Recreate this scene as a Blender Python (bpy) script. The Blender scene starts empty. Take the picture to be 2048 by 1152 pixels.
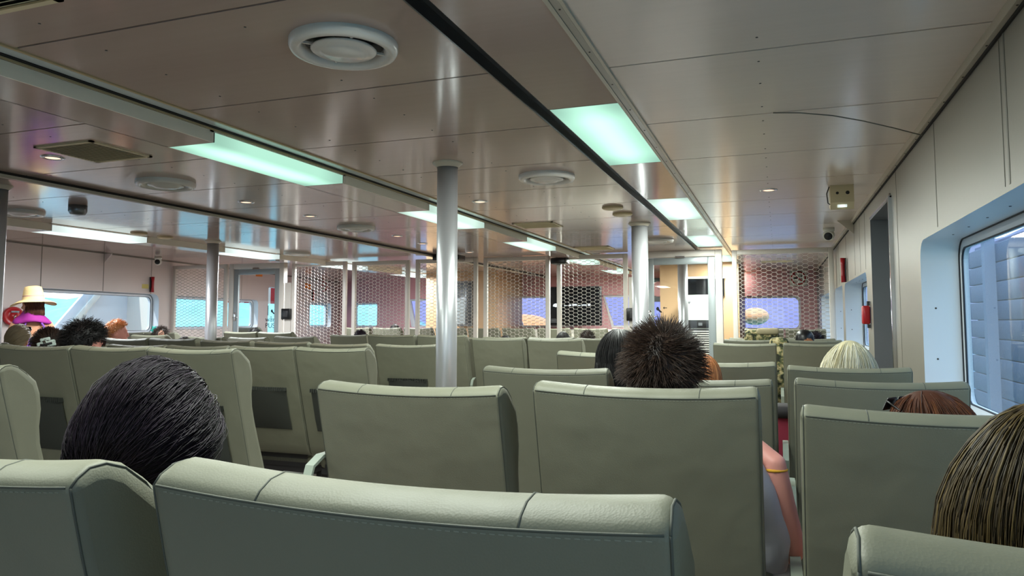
import bpy, bmesh, math, random
from mathutils import Vector, Matrix, Euler, noise
random.seed(7)
PI = math.pi
SC = bpy.context.scene
COL = SC.collection
def lin(r, g, b):
    f = lambda c: (c/255/12.92) if c <= 10 else ((c/255+.055)/1.055)**2.4
    return (f(r), f(g), f(b), 1)
# ------------------------------------------------------------------ materials
def nodes(name):
    m = bpy.data.materials.new(name); m.use_nodes = True
    nt = m.node_tree; b = nt.nodes['Principled BSDF']
    return m, nt, b
def mat(name, col, rough=.5, metal=0., spec=.5, bump=0., bscale=200., var=0., vscale=6., stretch=(1, 1, 1), coat=0., rvar=0.):
    m, nt, b = nodes(name)
    b.inputs['Base Color'].default_value = col
    b.inputs['Roughness'].default_value = rough
    b.inputs['Metallic'].default_value = metal
    b.inputs['Specular IOR Level'].default_value = spec
    b.inputs['Coat Weight'].default_value = coat
    b.inputs['Coat Roughness'].default_value = .15
    if bump or var or rvar:
        tc = nt.nodes.new('ShaderNodeTexCoord'); mp = nt.nodes.new('ShaderNodeMapping')
        mp.inputs['Scale'].default_value = stretch
        nt.links.new(tc.outputs['Object'], mp.inputs['Vector'])
    if var:
        n = nt.nodes.new('ShaderNodeTexNoise'); n.inputs['Scale'].default_value = vscale; n.inputs['Detail'].default_value = 4
        nt.links.new(mp.outputs[0], n.inputs['Vector'])
        mx = nt.nodes.new('ShaderNodeMix'); mx.data_type = 'RGBA'
        mx.inputs['A'].default_value = tuple(c*(1-var) for c in col[:3])+(1,)
        mx.inputs['B'].default_value = tuple(min(1, c*(1+var)) for c in col[:3])+(1,)
        nt.links.new(n.outputs['Fac'], mx.inputs['Factor']); nt.links.new(mx.outputs['Result'], b.inputs['Base Color'])
    if rvar:
        n = nt.nodes.new('ShaderNodeTexNoise'); n.inputs['Scale'].default_value = vscale*4
        nt.links.new(mp.outputs[0], n.inputs['Vector'])
        mr = nt.nodes.new('ShaderNodeMapRange'); mr.inputs['To Min'].default_value = max(.02, rough-rvar); mr.inputs['To Max'].default_value = rough+rvar
        nt.links.new(n.outputs['Fac'], mr.inputs['Value']); nt.links.new(mr.outputs[0], b.inputs['Roughness'])
    if bump:
        n = nt.nodes.new('ShaderNodeTexNoise'); n.inputs['Scale'].default_value = bscale; n.inputs['Detail'].default_value = 3
        nt.links.new(mp.outputs[0], n.inputs['Vector'])
        bp = nt.nodes.new('ShaderNodeBump'); bp.inputs['Strength'].default_value = bump; bp.inputs['Distance'].default_value = .004
        nt.links.new(n.outputs['Fac'], bp.inputs['Height']); nt.links.new(bp.outputs[0], b.inputs['Normal'])
    return m
def emit(name, col, s, tube=False):
    m = bpy.data.materials.new(name); m.use_nodes = True; nt = m.node_tree; nt.nodes.clear()
    e = nt.nodes.new('ShaderNodeEmission'); o = nt.nodes.new('ShaderNodeOutputMaterial')
    e.inputs[0].default_value = col; e.inputs[1].default_value = s
    if tube:
        tc = nt.nodes.new('ShaderNodeTexCoord'); sp = nt.nodes.new('ShaderNodeSeparateXYZ'); nt.links.new(tc.outputs['Generated'], sp.inputs[0]); last = None
        for ax, k in (('X', .30), ('Y', .22)):
            p = nt.nodes.new('ShaderNodeMath'); p.operation = 'PINGPONG'; p.inputs[1].default_value = .5; nt.links.new(sp.outputs[ax], p.inputs[0])
            q = nt.nodes.new('ShaderNodeMapRange'); q.interpolation_type = 'SMOOTHSTEP'; q.inputs['From Max'].default_value = .5 if ax == 'X' else .25; q.inputs['To Min'].default_value = 1-k; q.inputs['To Max'].default_value = 1+k*.6; nt.links.new(p.outputs[0], q.inputs['Value'])
            if last is None: last = q.outputs[0]
            else:
                r = nt.nodes.new('ShaderNodeMath'); r.operation = 'MULTIPLY'; nt.links.new(last, r.inputs[0]); nt.links.new(q.outputs[0], r.inputs[1]); last = r.outputs[0]
        r = nt.nodes.new('ShaderNodeMath'); r.operation = 'MULTIPLY'; r.inputs[1].default_value = s; nt.links.new(last, r.inputs[0]); nt.links.new(r.outputs[0], e.inputs[1])
    nt.links.new(e.outputs[0], o.inputs[0]); return m
def glass(name, tint, refl=.06, haze=0.):
    m = bpy.data.materials.new(name); m.use_nodes = True; nt = m.node_tree; nt.nodes.clear()
    t = nt.nodes.new('ShaderNodeBsdfTransparent'); t.inputs[0].default_value = tint
    g = nt.nodes.new('ShaderNodeBsdfGlossy'); g.inputs['Roughness'].default_value = .02
    mx = nt.nodes.new('ShaderNodeMixShader'); fc = nt.nodes.new('ShaderNodeLayerWeight'); fc.inputs[0].default_value = .5
    pw = nt.nodes.new('ShaderNodeMath'); pw.operation = 'POWER'; pw.inputs[1].default_value = 5; nt.links.new(fc.outputs['Facing'], pw.inputs[0])
    lw = nt.nodes.new('ShaderNodeMath'); lw.operation = 'MULTIPLY_ADD'; lw.inputs[1].default_value = .6; lw.inputs[2].default_value = .04; nt.links.new(pw.outputs[0], lw.inputs[0])
    o = nt.nodes.new('ShaderNodeOutputMaterial')
    nt.links.new(lw.outputs[0], mx.inputs[0]); nt.links.new(t.outputs[0], mx.inputs[1]); nt.links.new(g.outputs[0], mx.inputs[2])
    last = mx
    if haze:
        d = nt.nodes.new('ShaderNodeBsdfDiffuse'); d.inputs[0].default_value = (.6, .72, .85, 1)
        m2 = nt.nodes.new('ShaderNodeMixShader')
        tc = nt.nodes.new('ShaderNodeTexCoord'); n = nt.nodes.new('ShaderNodeTexNoise'); n.inputs['Scale'].default_value = 90; n.inputs['Detail'].default_value = 6
        r = nt.nodes.new('ShaderNodeMapRange'); r.inputs['From Min'].default_value = .55; r.inputs['From Max'].default_value = .8; r.inputs['To Min'].default_value = haze*.4; r.inputs['To Max'].default_value = haze*2
        nt.links.new(tc.outputs['Object'], n.inputs['Vector']); nt.links.new(n.outputs['Fac'], r.inputs['Value']); nt.links.new(r.outputs[0], m2.inputs[0])
        nt.links.new(mx.outputs[0], m2.inputs[1]); nt.links.new(d.outputs[0], m2.inputs[2]); last = m2
    nt.links.new(last.outputs[0], o.inputs[0]); return m
def island_mat(name, cols, rough=.35, spec=.5, coat=0.):
    m, nt, b = nodes(name)
    g = nt.nodes.new('ShaderNodeNewGeometry'); r = nt.nodes.new('ShaderNodeValToRGB')
    el = r.color_ramp.elements
    while len(el) < len(cols): el.new(.5)
    for i, c in enumerate(cols): el[i].position = i/(len(cols)-1); el[i].color = c
    nt.links.new(g.outputs['Random Per Island'], r.inputs[0]); nt.links.new(r.outputs[0], b.inputs['Base Color'])
    b.inputs['Roughness'].default_value = rough; b.inputs['Specular IOR Level'].default_value = spec
    b.inputs['Coat Weight'].default_value = coat; b.inputs['Coat Roughness'].default_value = .3
    return m

M = {}
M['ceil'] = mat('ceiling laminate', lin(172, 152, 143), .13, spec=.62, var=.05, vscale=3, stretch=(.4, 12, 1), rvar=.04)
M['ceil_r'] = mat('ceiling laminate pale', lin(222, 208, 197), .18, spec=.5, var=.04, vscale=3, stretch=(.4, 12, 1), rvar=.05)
M['ceil_back'] = mat('ceiling backing', lin(24, 21, 20), .8)
M['alu'] = mat('trim aluminium', lin(150, 150, 146), .32, metal=.85, rvar=.06, vscale=4, stretch=(10, .3, 1))
M['darkalu'] = mat('dark slot metal', lin(96, 100, 104), .28, metal=.9)
M['beige'] = mat('beige trim paint', lin(190, 182, 166), .4)
M['groove'] = mat('groove paint', lin(178, 186, 188), .25)
M['cove'] = mat('trim face paint', lin(232, 226, 210), .35)
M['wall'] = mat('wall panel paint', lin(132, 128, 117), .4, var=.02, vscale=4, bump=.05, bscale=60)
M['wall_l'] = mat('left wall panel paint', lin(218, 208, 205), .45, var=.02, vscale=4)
M['seam'] = mat('wall seam grey', lin(112, 110, 102), .5)
M['jamb'] = mat('window reveal metal', lin(214, 220, 226), .35, spec=.5)
M['gasket'] = mat('black gasket', lin(34, 36, 42), .6)
M['pink'] = mat('wall with rose light tint', lin(214, 160, 166), .45)  # pinkish light on the forward walls is put into this base colour
M['peach'] = mat('peach wall paint', lin(196, 160, 122), .45)
M['floor'] = mat('deck vinyl', lin(156, 148, 144), .6, var=.12, vscale=20)
M['white'] = mat('white paint', lin(222, 220, 210), .4)
M['frame'] = mat('partition frame paint', lin(214, 208, 200), .4)
M['black'] = mat('black plastic', lin(16, 16, 18), .35)
M['darkgrey'] = mat('dark grey plastic', lin(52, 52, 54), .5)
M['grey'] = mat('grey metal', lin(128, 132, 136), .35, metal=.6)
M['doorleaf'] = mat('door leaf aluminium', lin(150, 158, 160), .4, metal=.3)
M['steel'] = mat('brushed steel pole', lin(192, 194, 198), .33, metal=.62, rvar=.08, vscale=6, stretch=(1, 1, 40), bump=.05, bscale=50)
M['red'] = mat('red enamel', lin(168, 24, 34), .3)
M['cream'] = mat('cream plastic', lin(206, 194, 158), .5)
M['tan'] = mat('tan plastic', lin(176, 158, 120), .5)
M['slat'] = mat('grille slat paint', lin(204, 190, 156), .45)
M['vent'] = mat('diffuser white', lin(206, 202, 196), .22)
M['chrome'] = mat('chrome', lin(205, 205, 205), .12, metal=1.)
M['tv'] = mat('screen black', lin(8, 9, 12), .15)
M['screw'] = mat('screw head', lin(70, 66, 62), .4, metal=.5)
M['yellow'] = mat('yellow label', lin(206, 190, 110), .5)
M['orange'] = mat('orange label', lin(226, 130, 40), .5)
M['green_light'] = emit('panel light green white', (.55, 1., .78, 1), .78, True)
M['pale_light'] = emit('panel light pale green', (.74, 1., .86, 1), .9, True)
M['white_light'] = emit('panel light white', (.86, 1., .96, 1), 1.0, True)
M['warm_light'] = emit('downlight glow', (1., .62, .42, 1), 1.3)
M['screen_white'] = emit('screen white mark', (.85, .95, 1, 1), .8)
M['glass'] = glass('window glass', (.94, .98, 1, 1))
M['glass_r'] = glass('salty window glass', (.80, .88, .95, 1), haze=.16)
M['glass_lav'] = glass('lavender tinted glass', (.80, .72, .96, 1))
M['glass_door'] = glass('door glass', (.93, .95, .95, 1))
def leather():
    m, nt, b = nodes('sage grey leather')
    b.inputs['Roughness'].default_value = .54; b.inputs['Specular IOR Level'].default_value = .36
    tc = nt.nodes.new('ShaderNodeTexCoord')
    n1 = nt.nodes.new('ShaderNodeTexNoise'); n1.inputs['Scale'].default_value = 5; n1.inputs['Detail'].default_value = 3
    mx = nt.nodes.new('ShaderNodeMix'); mx.data_type = 'RGBA'; mx.inputs['A'].default_value = lin(109, 110, 95); mx.inputs['B'].default_value = lin(121, 121, 104)
    n2 = nt.nodes.new('ShaderNodeTexVoronoi'); n2.inputs['Scale'].default_value = 420
    n3 = nt.nodes.new('ShaderNodeTexNoise'); n3.inputs['Scale'].default_value = 7; n3.inputs['Detail'].default_value = 2
    b1 = nt.nodes.new('ShaderNodeBump'); b1.inputs['Strength'].default_value = .10; b1.inputs['Distance'].default_value = .002
    b2 = nt.nodes.new('ShaderNodeBump'); b2.inputs['Strength'].default_value = .4; b2.inputs['Distance'].default_value = .02
    for n in (n1, n2, n3): nt.links.new(tc.outputs['Object'], n.inputs['Vector'])
    nt.links.new(n1.outputs['Fac'], mx.inputs['Factor']); nt.links.new(mx.outputs['Result'], b.inputs['Base Color'])
    nt.links.new(n3.outputs['Fac'], b2.inputs['Height']); nt.links.new(n2.outputs['Distance'], b1.inputs['Height'])
    nt.links.new(b2.outputs[0], b1.inputs['Normal']); nt.links.new(b1.outputs[0], b.inputs['Normal'])
    return m
M['leather'] = leather()
M['seamthread'] = mat('seam groove', lin(76, 79, 70), .7)
M['stitch'] = mat('stitch thread', lin(138, 140, 124), .7)
M['pocket'] = mat('black mesh pocket', lin(52, 55, 50), .8)
M['armrest'] = mat('grey green armrest', lin(142, 152, 140), .4)

# ------------------------------------------------------------------ builders
class MB:
    def __init__(s): s.v = []; s.f = []; s.m = []; s.sm = []
    def add(s, vs, fs, mi=0, smooth=False):
        o = len(s.v); s.v += [tuple(v) for v in vs]
        for f in fs: s.f.append(tuple(i+o for i in f)); s.m.append(mi); s.sm.append(smooth)
        return s
    def box(s, x0, x1, y0, y1, z0, z1, mi=0, T=None):
        vs = [Vector((x, y, z)) for x in (x0, x1) for y in (y0, y1) for z in (z0, z1)]
        if T is not None: vs = [T @ v for v in vs]
        return s.add(vs, [(0, 1, 3, 2), (4, 6, 7, 5), (0, 4, 5, 1), (2, 3, 7, 6), (0, 2, 6, 4), (1, 5, 7, 3)], mi)
    def rbox(s, x0, x1, y0, y1, z0, z1, r=.01, mi=0, T=None, seg=2):
        bm = bmesh.new(); bmesh.ops.create_cube(bm, size=1)
        for v in bm.verts: v.co = Vector(((x0+x1)/2+v.co.x*(x1-x0), (y0+y1)/2+v.co.y*(y1-y0), (z0+z1)/2+v.co.z*(z1-z0)))
        bmesh.ops.bevel(bm, geom=bm.edges[:], offset=r, segments=seg, affect='EDGES', profile=.5)
        return s.bm(bm, mi, T, True)
    def bm(s, bm, mi=0, T=None, smooth=False):
        bm.verts.index_update()
        vs = [(T @ v.co) if T is not None else v.co.copy() for v in bm.verts]
        fs = [tuple(v.index for v in f.verts) for f in bm.faces]
        bm.free(); return s.add(vs, fs, mi, smooth)
    def lathe(s, prof, c=(0, 0, 0), seg=32, mi=0, T=None, caps=True, smooth=True):
        vs = []; n = len(prof)
        for k in range(seg):
            a = 2*PI*k/seg
            for r, z in prof: vs.append(Vector((c[0]+r*math.cos(a), c[1]+r*math.sin(a), c[2]+z)))
        fs = []
        for k in range(seg):
            k2 = (k+1) % seg
            for i in range(n-1): fs.append((k*n+i, k2*n+i, k2*n+i+1, k*n+i+1))
        if T is not None: vs = [T @ v for v in vs]
        s.add(vs, fs, mi, smooth)
        if caps:
            o = len(s.v)-len(vs)
            for i in (0, n-1):
                if prof[i][0] > 1e-4:
                    f = tuple(o+k*n+i for k in range(seg)); s.f.append(f if i else f[::-1]); s.m.append(mi); s.sm.append(False)
        return s
    def tube(s, pts, r, seg=8, mi=0, caps=True, flat=1., up=None):
        pts = [Vector(p) for p in pts]; n = len(pts)
        rs = r if isinstance(r, (list, tuple)) else [r]*n
        vs = []; prev = None
        for i, p in enumerate(pts):
            t = (pts[min(i+1, n-1)]-pts[max(i-1, 0)])
            if t.length < 1e-9: t = Vector((0, 0, 1))
            t.normalize()
            a = Vector(up) if up else (prev if prev is not None else (Vector((0, 0, 1)) if abs(t.z) < .9 else Vector((1, 0, 0))))
            x = (a - t*a.dot(t))
            if x.length < 1e-6: x = t.orthogonal()
            x.normalize(); prev = x; y = t.cross(x)
            for k in range(seg):
                q = 2*PI*k/seg; vs.append(p + x*math.cos(q)*rs[i]*flat + y*math.sin(q)*rs[i])
        fs = []
        for i in range(n-1):
            for k in range(seg):
                k2 = (k+1) % seg; fs.append((i*seg+k, i*seg+k2, (i+1)*seg+k2, (i+1)*seg+k))
        if caps: fs += [tuple(range(seg))[::-1], tuple((n-1)*seg+k for k in range(seg))]
        return s.add(vs, fs, mi, True)
    def ell(s, c, r, seg=16, ring=10, mi=0, T=None):
        vs = []; fs = []
        for i in range(ring+1):
            a = PI*i/ring
            for k in range(seg):
                b = 2*PI*k/seg; v = Vector((math.sin(a)*math.cos(b)*r[0], math.sin(a)*math.sin(b)*r[1], math.cos(a)*r[2]))
                vs.append((T @ v if T is not None else v)+Vector(c))
        for i in range(ring):
            for k in range(seg):
                k2 = (k+1) % seg; fs.append((i*seg+k, (i+1)*seg+k, (i+1)*seg+k2, i*seg+k2))
        return s.add(vs, fs, mi, True)
    def prism(s, poly, d0, d1, axis='x', mi=0, smooth=False):
        n = len(poly)
        def P(a, d): return {'x': (d, a[0], a[1]), 'y': (a[0], d, a[1]), 'z': (a[0], a[1], d)}[axis]
        vs = [P(a, d0) for a in poly]+[P(a, d1) for a in poly]
        fs = [tuple(range(n))[::-1], tuple(range(n, 2*n))]+[(i, (i+1) % n, n+(i+1) % n, n+i) for i in range(n)]
        s.add(vs, fs, mi, smooth); return s
    def build(s, name, mats, parent=None, loc=None):
        me = bpy.data.meshes.new(name); me.from_pydata(s.v, [], s.f)
        mats = mats if isinstance(mats, (list, tuple)) else [mats]
        for m in mats: me.materials.append(M[m] if isinstance(m, str) else m)
        me.polygons.foreach_set('material_index', s.m); me.polygons.foreach_set('use_smooth', s.sm)
        bm = bmesh.new(); bm.from_mesh(me); bmesh.ops.recalc_face_normals(bm, faces=bm.faces[:]); bm.to_mesh(me); bm.free()
        me.update()
        o = bpy.data.objects.new(name, me); COL.objects.link(o)
        if parent: o.parent = parent
        if loc: o.location = loc
        return o
def empty(name, loc=(0, 0, 0), rz=0):
    o = bpy.data.objects.new(name, None); COL.objects.link(o); o.location = loc; o.rotation_euler = (0, 0, rz); o.empty_display_size = .1; return o
def tag(o, label, cat, group=None, kind=None):
    if label: o['label'] = label
    if cat: o['category'] = cat
    if group: o['group'] = group
    if kind: o['kind'] = kind
    return o
def struct(o): o['kind'] = 'structure'; return o
KIDS = {}
def copy_tree(o, parent=None):
    c = o.copy(); COL.objects.link(c); c.parent = parent
    for ch in list(o.children): copy_tree(ch, c)
    return c
def area(name, loc, size, col, power, rot=(0, 0, 0)):
    l = bpy.data.lights.new(name, 'AREA'); l.shape = 'RECTANGLE'; l.size, l.size_y = size; l.color = col; l.energy = power
    o = bpy.data.objects.new(name, l); COL.objects.link(o); o.location = loc; o.rotation_euler = rot; return o
def text(name, body, size, T, m, parent, extrude=.0008):
    c = bpy.data.curves.new(name, 'FONT'); c.body = body; c.size = size; c.extrude = extrude
    o = bpy.data.objects.new(name, c); COL.objects.link(o)
    me = bpy.data.meshes.new_from_object(o.evaluated_get(bpy.context.evaluated_depsgraph_get())); bpy.data.objects.remove(o); bpy.data.curves.remove(c)
    me.materials.clear(); me.materials.append(M[m]); o = bpy.data.objects.new(name, me); COL.objects.link(o); o.parent = parent; o.matrix_local = T; return o

def rrect(s0, s1, z0, z1, r, n=6):
    out = []
    for cx, cz, a0 in ((s1-r, z1-r, 0), (s0+r, z1-r, 90), (s0+r, z0+r, 180), (s1-r, z0+r, 270)):
        for k in range(n+1):
            a = math.radians(a0+90*k/n); out.append((cx+r*math.cos(a), cz+r*math.sin(a)))
    return out
def wall_mesh(name, s0, s1, z0, z1, holes, thick, T, mats):
    """a wall in its own frame: s along local X, z up, inner face at local y = 0, outer at y = thick; rounded holes cut through"""
    bm = bmesh.new(); loops = [[(s0, z0), (s1, z0), (s1, z1), (s0, z1)]]+holes
    edges = []
    for lp in loops:
        vs = [bm.verts.new((a, 0, b)) for a, b in lp]
        edges += [bm.edges.new((vs[i], vs[(i+1) % len(vs)])) for i in range(len(vs))]
    bmesh.ops.triangle_fill(bm, use_beauty=True, use_dissolve=False, edges=edges)
    mb = MB(); bm.verts.index_update()
    vs = [v.co.copy() for v in bm.verts]; fs = [tuple(v.index for v in f.verts) for f in bm.faces]; bm.free()
    n = len(vs); mb.add([T @ v for v in vs], fs, 0); mb.add([T @ Vector((v.x, thick, v.z)) for v in vs], fs, 0)
    for lp in loops:
        k = len(lp); mi = 0 if lp is loops[0] else 1
        mb.add([T @ Vector((a, 0, b)) for a, b in lp]+[T @ Vector((a, thick, b)) for a, b in lp], [(i, (i+1) % k, k+(i+1) % k, k+i) for i in range(k)], mi, mi == 1)
    return mb
def ring(mb, outer, inner, y0, y1, T, mi=0):
    k = len(outer)
    P = lambda lp, y: [T @ Vector((a, y, b)) for a, b in lp]
    vs = P(outer, y0)+P(inner, y0)+P(outer, y1)+P(inner, y1)
    fs = []
    for i in range(k):
        j = (i+1) % k
        fs += [(i, j, k+j, k+i), (2*k+i, 3*k+i, 3*k+j, 2*k+j), (i, 2*k+i, 2*k+j, j), (k+i, k+j, 3*k+j, 3*k+i)]
    mb.add(vs, fs, mi)
def window_unit(name, hole_args, T, y_in, y_out, gm, mullions=()):
    """frame + pane set at the outer end of a reveal"""
    a, b, c, d, r = hole_args
    root = None
    mb = MB(); ring(mb, rrect(a, b, c, d, r), rrect(a+.045, b-.045, c+.045, d-.045, max(.01, r-.03)), y_in, y_out, T, 0)
    ring(mb, rrect(a, b, c, d, r), rrect(a+.005, b-.005, c+.005, d-.005, r-.004), y_in-.006, y_in, T, 1)
    ring(mb, rrect(a+.043, b-.043, c+.043, d-.043, max(.01, r-.03)), rrect(a+.049, b-.049, c+.049, d-.049, max(.008, r-.032)), y_in-.002, y_in+.006, T, 1)
    for mx in mullions: mb.box(mx-.02, mx+.02, y_in, y_out, c+.04, d-.04, 0, T)
    fr = struct(mb.build(name, ['jamb', 'gasket']))
    p = MB(); lp = rrect(a+.05, b-.05, c+.05, d-.05, max(.01, r-.03)); ym = (y_in+y_out)/2
    p.add([T @ Vector((q[0], ym, q[1])) for q in lp], [tuple(range(len(lp)))])
    p.build('pane', gm, fr)
    return fr
def Tframe(origin, xdir, ydir):
    x = Vector(xdir).normalized(); y = Vector(ydir).normalized(); z = Vector((0, 0, 1))
    m = Matrix(((x.x, y.x, z.x, origin[0]), (x.y, y.y, z.y, origin[1]), (x.z, y.z, z.z, origin[2]), (0, 0, 0, 1))); return m

# ------------------------------------------------------------------ setting: floor and ceilings
YB, YF = -2.6, 17.2
struct(MB().box(-11.5, 1.0, YB, YF, -.1, 0).build('floor', 'floor'))
def ceiling(name, x0, x1, z, y0, pitch, m, screws=(), yend=YF, xl=None):
    mb = MB(); k0 = int((YB-y0)/pitch)-1; k = k0
    while y0+k*pitch < yend:
        a = max(YB, y0+k*pitch+.005); b = min(yend, y0+(k+1)*pitch-.005)
        if b > a+.01:
            if x0 < -9: mb.prism([(-8.2-.168*a, a), (x1, a), (x1, b), (-8.2-.168*b, b)], z, z+.02, 'z', 0)
            else: mb.box(x0, x1, a, b, z, z+.02, 0)
        for sx in screws:
            for dy in (.12, .12+.26, pitch-.12):
                yy = y0+k*pitch+dy
                if YB < yy < yend: mb.lathe([(.0045, 0), (.0045, -.0015), (0, -.002)], (sx, yy, z), 6, 2, caps=False)
        k += 1
    if x0 < -9: mb.prism([(-8.2-.168*YB, YB), (x1, YB), (x1, yend), (-8.2-.168*yend, yend)], z+.02, z+.06, 'z', 1)
    else: mb.box(x0, x1, YB, yend, z+.02, z+.06, 1)
    return struct(mb.build(name, [m, 'ceil_back', 'screw']))
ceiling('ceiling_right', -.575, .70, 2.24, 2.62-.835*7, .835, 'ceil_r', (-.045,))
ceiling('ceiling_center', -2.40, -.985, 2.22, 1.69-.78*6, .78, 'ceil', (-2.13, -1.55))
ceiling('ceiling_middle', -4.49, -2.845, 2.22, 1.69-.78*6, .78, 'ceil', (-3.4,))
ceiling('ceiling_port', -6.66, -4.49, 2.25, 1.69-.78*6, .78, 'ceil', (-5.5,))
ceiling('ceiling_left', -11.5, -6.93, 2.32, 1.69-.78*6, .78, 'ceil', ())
# light trough on the right: panels between the lamps, dark slot, screwed trim strip
R_L = [(.50, 1.72), (3.05, 4.29), (5.62, 6.84), (8.19, 9.45), (10.75, 11.97), (13.3, 14.5)]
mb = MB(); y = YB
for a, b in R_L+[(YF, YF)]:
    mb.box(-.937, -.62, y, a-.004, 2.236, 2.256, 0); y = b+.004
mb.box(-.937, -.62, YB, YF, 2.30, 2.31, 1)
struct(mb.build('trim_1', ['ceil', 'ceil_back']))
struct(MB().box(-.985, -.937, YB, YF, 2.262, 2.28).box(-.989, -.983, YB, YF, 2.216, 2.28).build('trim_2', 'darkalu'))
mb = MB(); mb.box(-.622, -.607, YB, YF, 2.229, 2.25, 0); mb.box(-.606, -.583, YB, YF, 2.232, 2.25, 1); mb.box(-.582, -.570, YB, YF, 2.231, 2.25, 0)
for k in range(46): mb.lathe([(.004, 0), (.003, -.002), (0, -.002)], (-.594, .2+.37*k, 2.232), 6, 2, caps=False)
struct(mb.build('trim_3', ['beige', 'alu', 'screw']))
# dropped light box on the left of the middle aisle and a second one further left
def lightbox(n, xr, w, zt, zb, spans):
    mb = MB(); y = YB
    for a, b in spans+[(YF, YF)]:
        mb.box(xr-.006, xr, y, a-.03, zb, zt, 0); mb.box(xr-w, xr-.006, y, a-.004, zb, zb+.012, 1)
        y = b+.03
        if b < YF: mb.box(xr-.006, xr, a-.03, b+.03, zt-.008, zt, 0); mb.box(xr-.006, xr, a-.03, a-.004, zb, zt, 0); mb.box(xr-.006, xr, b+.004, b+.03, zb, zt, 0); mb.box(xr-w, xr-.006, b+.004, b+.031, zb, zb+.012, 1)
    mb.box(xr-w, xr-w+.006, YB, YF, zb, zt+.02, 0)
    struct(mb.build('trim_%d' % n, ['cove', 'ceil']))
L_L = [(.43, 1.57), (2.79, 3.91), (5.12, 6.27), (7.5, 8.60), (9.85, 10.98), (12.2, 13.3)]
lightbox(4, -2.556, .287, 2.222, 2.165, L_L)
lightbox(5, -6.648, .285, 2.252, 2.178, L_L[1:])
mb = MB(); mb.box(-2.556, -2.40, YB, YF, 2.232, 2.25, 0)
mb.box(-2.412, -2.398, YB, YF, 2.214, 2.236, 1); mb.box(-2.535, -2.529, YB, YF, 2.226, 2.234, 2); mb.box(-2.552, -2.546, YB, YF, 2.222, 2.234, 1); mb.box(-2.52, -2.516, YB, YF, 2.226, 2.234, 2)
struct(mb.build('trim_6', ['groove', 'tan', 'ceil_back']))
mb = MB(); mb.box(-4.505, -4.47, YB, YF, 2.185, 2.26, 0); mb.box(-4.47, -4.462, YB, YF, 2.205, 2.222, 1)
struct(mb.build('trim_7', ['beige', 'ceil_back']))
mb = MB(); mb.box(.655, .70, YB, YF, 2.205, 2.24, 0); mb.box(.672, .70, YB, YF, 2.195, 2.206, 1)
for k in range(48): mb.lathe([(.004, 0), (.003, -.002), (0, -.002)], (.666, .1+.33*k, 2.205), 6, 2, caps=False)
struct(mb.build('trim_8', ['beige', 'ceil_back', 'screw']))

# ------------------------------------------------------------------ lamps in the ceiling
GREEN = (.93, 1., .92); WHITE = (.93, .98, 1.)
def panel_light(x0, x1, y0, y1, z, m, label, group, power, lcol, side=False, depth=.05):
    t = empty('ceiling_light', ((x0+x1)/2, (y0+y1)/2, z))
    tag(t, label, 'ceiling light', group)
    cx, cy = t.location.x, t.location.y
    hx, hy = (x1-x0)/2, (y1-y0)/2
    d = MB().box(-hx+.004, hx-(.0 if side else .004), -hy+.004, hy-.004, 0, depth if side else .012)
    d.build('diffuser', m, t)
    f = MB()
    if side: f.box(-hx, -hx+.003, -hy, hy, .001, depth).box(-hx, hx, -hy, -hy+.003, .001, depth).box(-hx, hx, hy-.003, hy, .001, depth)
    else: f.box(-hx, -hx+.004, -hy, hy, 0, .03).box(hx-.004, hx, -hy, hy, 0, .03).box(-hx, hx, -hy, -hy+.004, 0, .03).box(-hx, hx, hy-.004, hy, 0, .03)
    f.build('frame', 'alu', t)
    area('lamp', (cx, cy, z-.012), (x1-x0-.03, y1-y0-.03), lcol, power)
    return t
rn = ['flat green-white ceiling panel light above the bottom right seats', 'largest flat green-white ceiling panel light, beside the black slot', 'middle flat green-white ceiling panel light of the right row', 'flat green-white ceiling panel light just before the right door', 'flat ceiling panel light beyond the partition, above the right door', 'farthest flat ceiling panel light of the right row, near the forward wall']
for i, (a, b) in enumerate(R_L):
    panel_light(-.937, -.62, a, b, 2.236, 'green_light' if i < 2 else 'pale_light', rn[i], 'flush panel lights in the right strip', 30 if i < 4 else 52, GREEN)
ln = ['boxed green-white ceiling light behind the nearest one, left of the aisle', 'nearest boxed green-white ceiling light hanging below the left beige strip', 'boxed green-white ceiling light partly behind the nearest steel pole', 'boxed green-white ceiling light above the mesh panels left of the projector box', 'boxed ceiling light seen through the mesh panel right of the screen', 'farthest boxed ceiling light beyond the mesh, over the forward window']
for i, (a, b) in enumerate(L_L):
    panel_light(-2.556-.284, -2.556, a, b, 2.165, 'green_light' if i < 2 else 'pale_light', ln[i], 'boxed lights in the left strip', 22 if i < 4 else 52, GREEN, True)
fn = ['boxed white ceiling light far left above the straw hat', 'boxed white ceiling light beside the far left steel pole', 'boxed white ceiling light seen through the mesh right of the left door', 'boxed white ceiling light near the forward left corner']
for i, (a, b) in enumerate(L_L[2:]):
    panel_light(-6.648-.282, -6.648, a, b, 2.178, 'white_light', fn[i], 'boxed lights in the far left strip', 46 if i < 2 else 65, WHITE, True, .06)
def downlight(x, y, z, label):
    t = empty('downlight', (x, y, z)); tag(t, label, 'downlight', 'round ceiling downlights')
    MB().lathe([(.040, .0), (.040, -.006), (.058, -.006), (.062, -.002), (.062, 0)], seg=24, caps=False).build('rim', 'chrome', t)
    MB().lathe([(.040, -.003), (0, -.003)], seg=20, caps=False).build('lens', 'warm_light', t)
    l = bpy.data.lights.new('spot', 'SPOT'); l.energy = 6; l.color = (1, .75, .6); l.spot_size = 1.6; l.shadow_soft_size = .03
    o = bpy.data.objects.new('spot', l); COL.objects.link(o); o.location = (x, y, z-.02)
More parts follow.
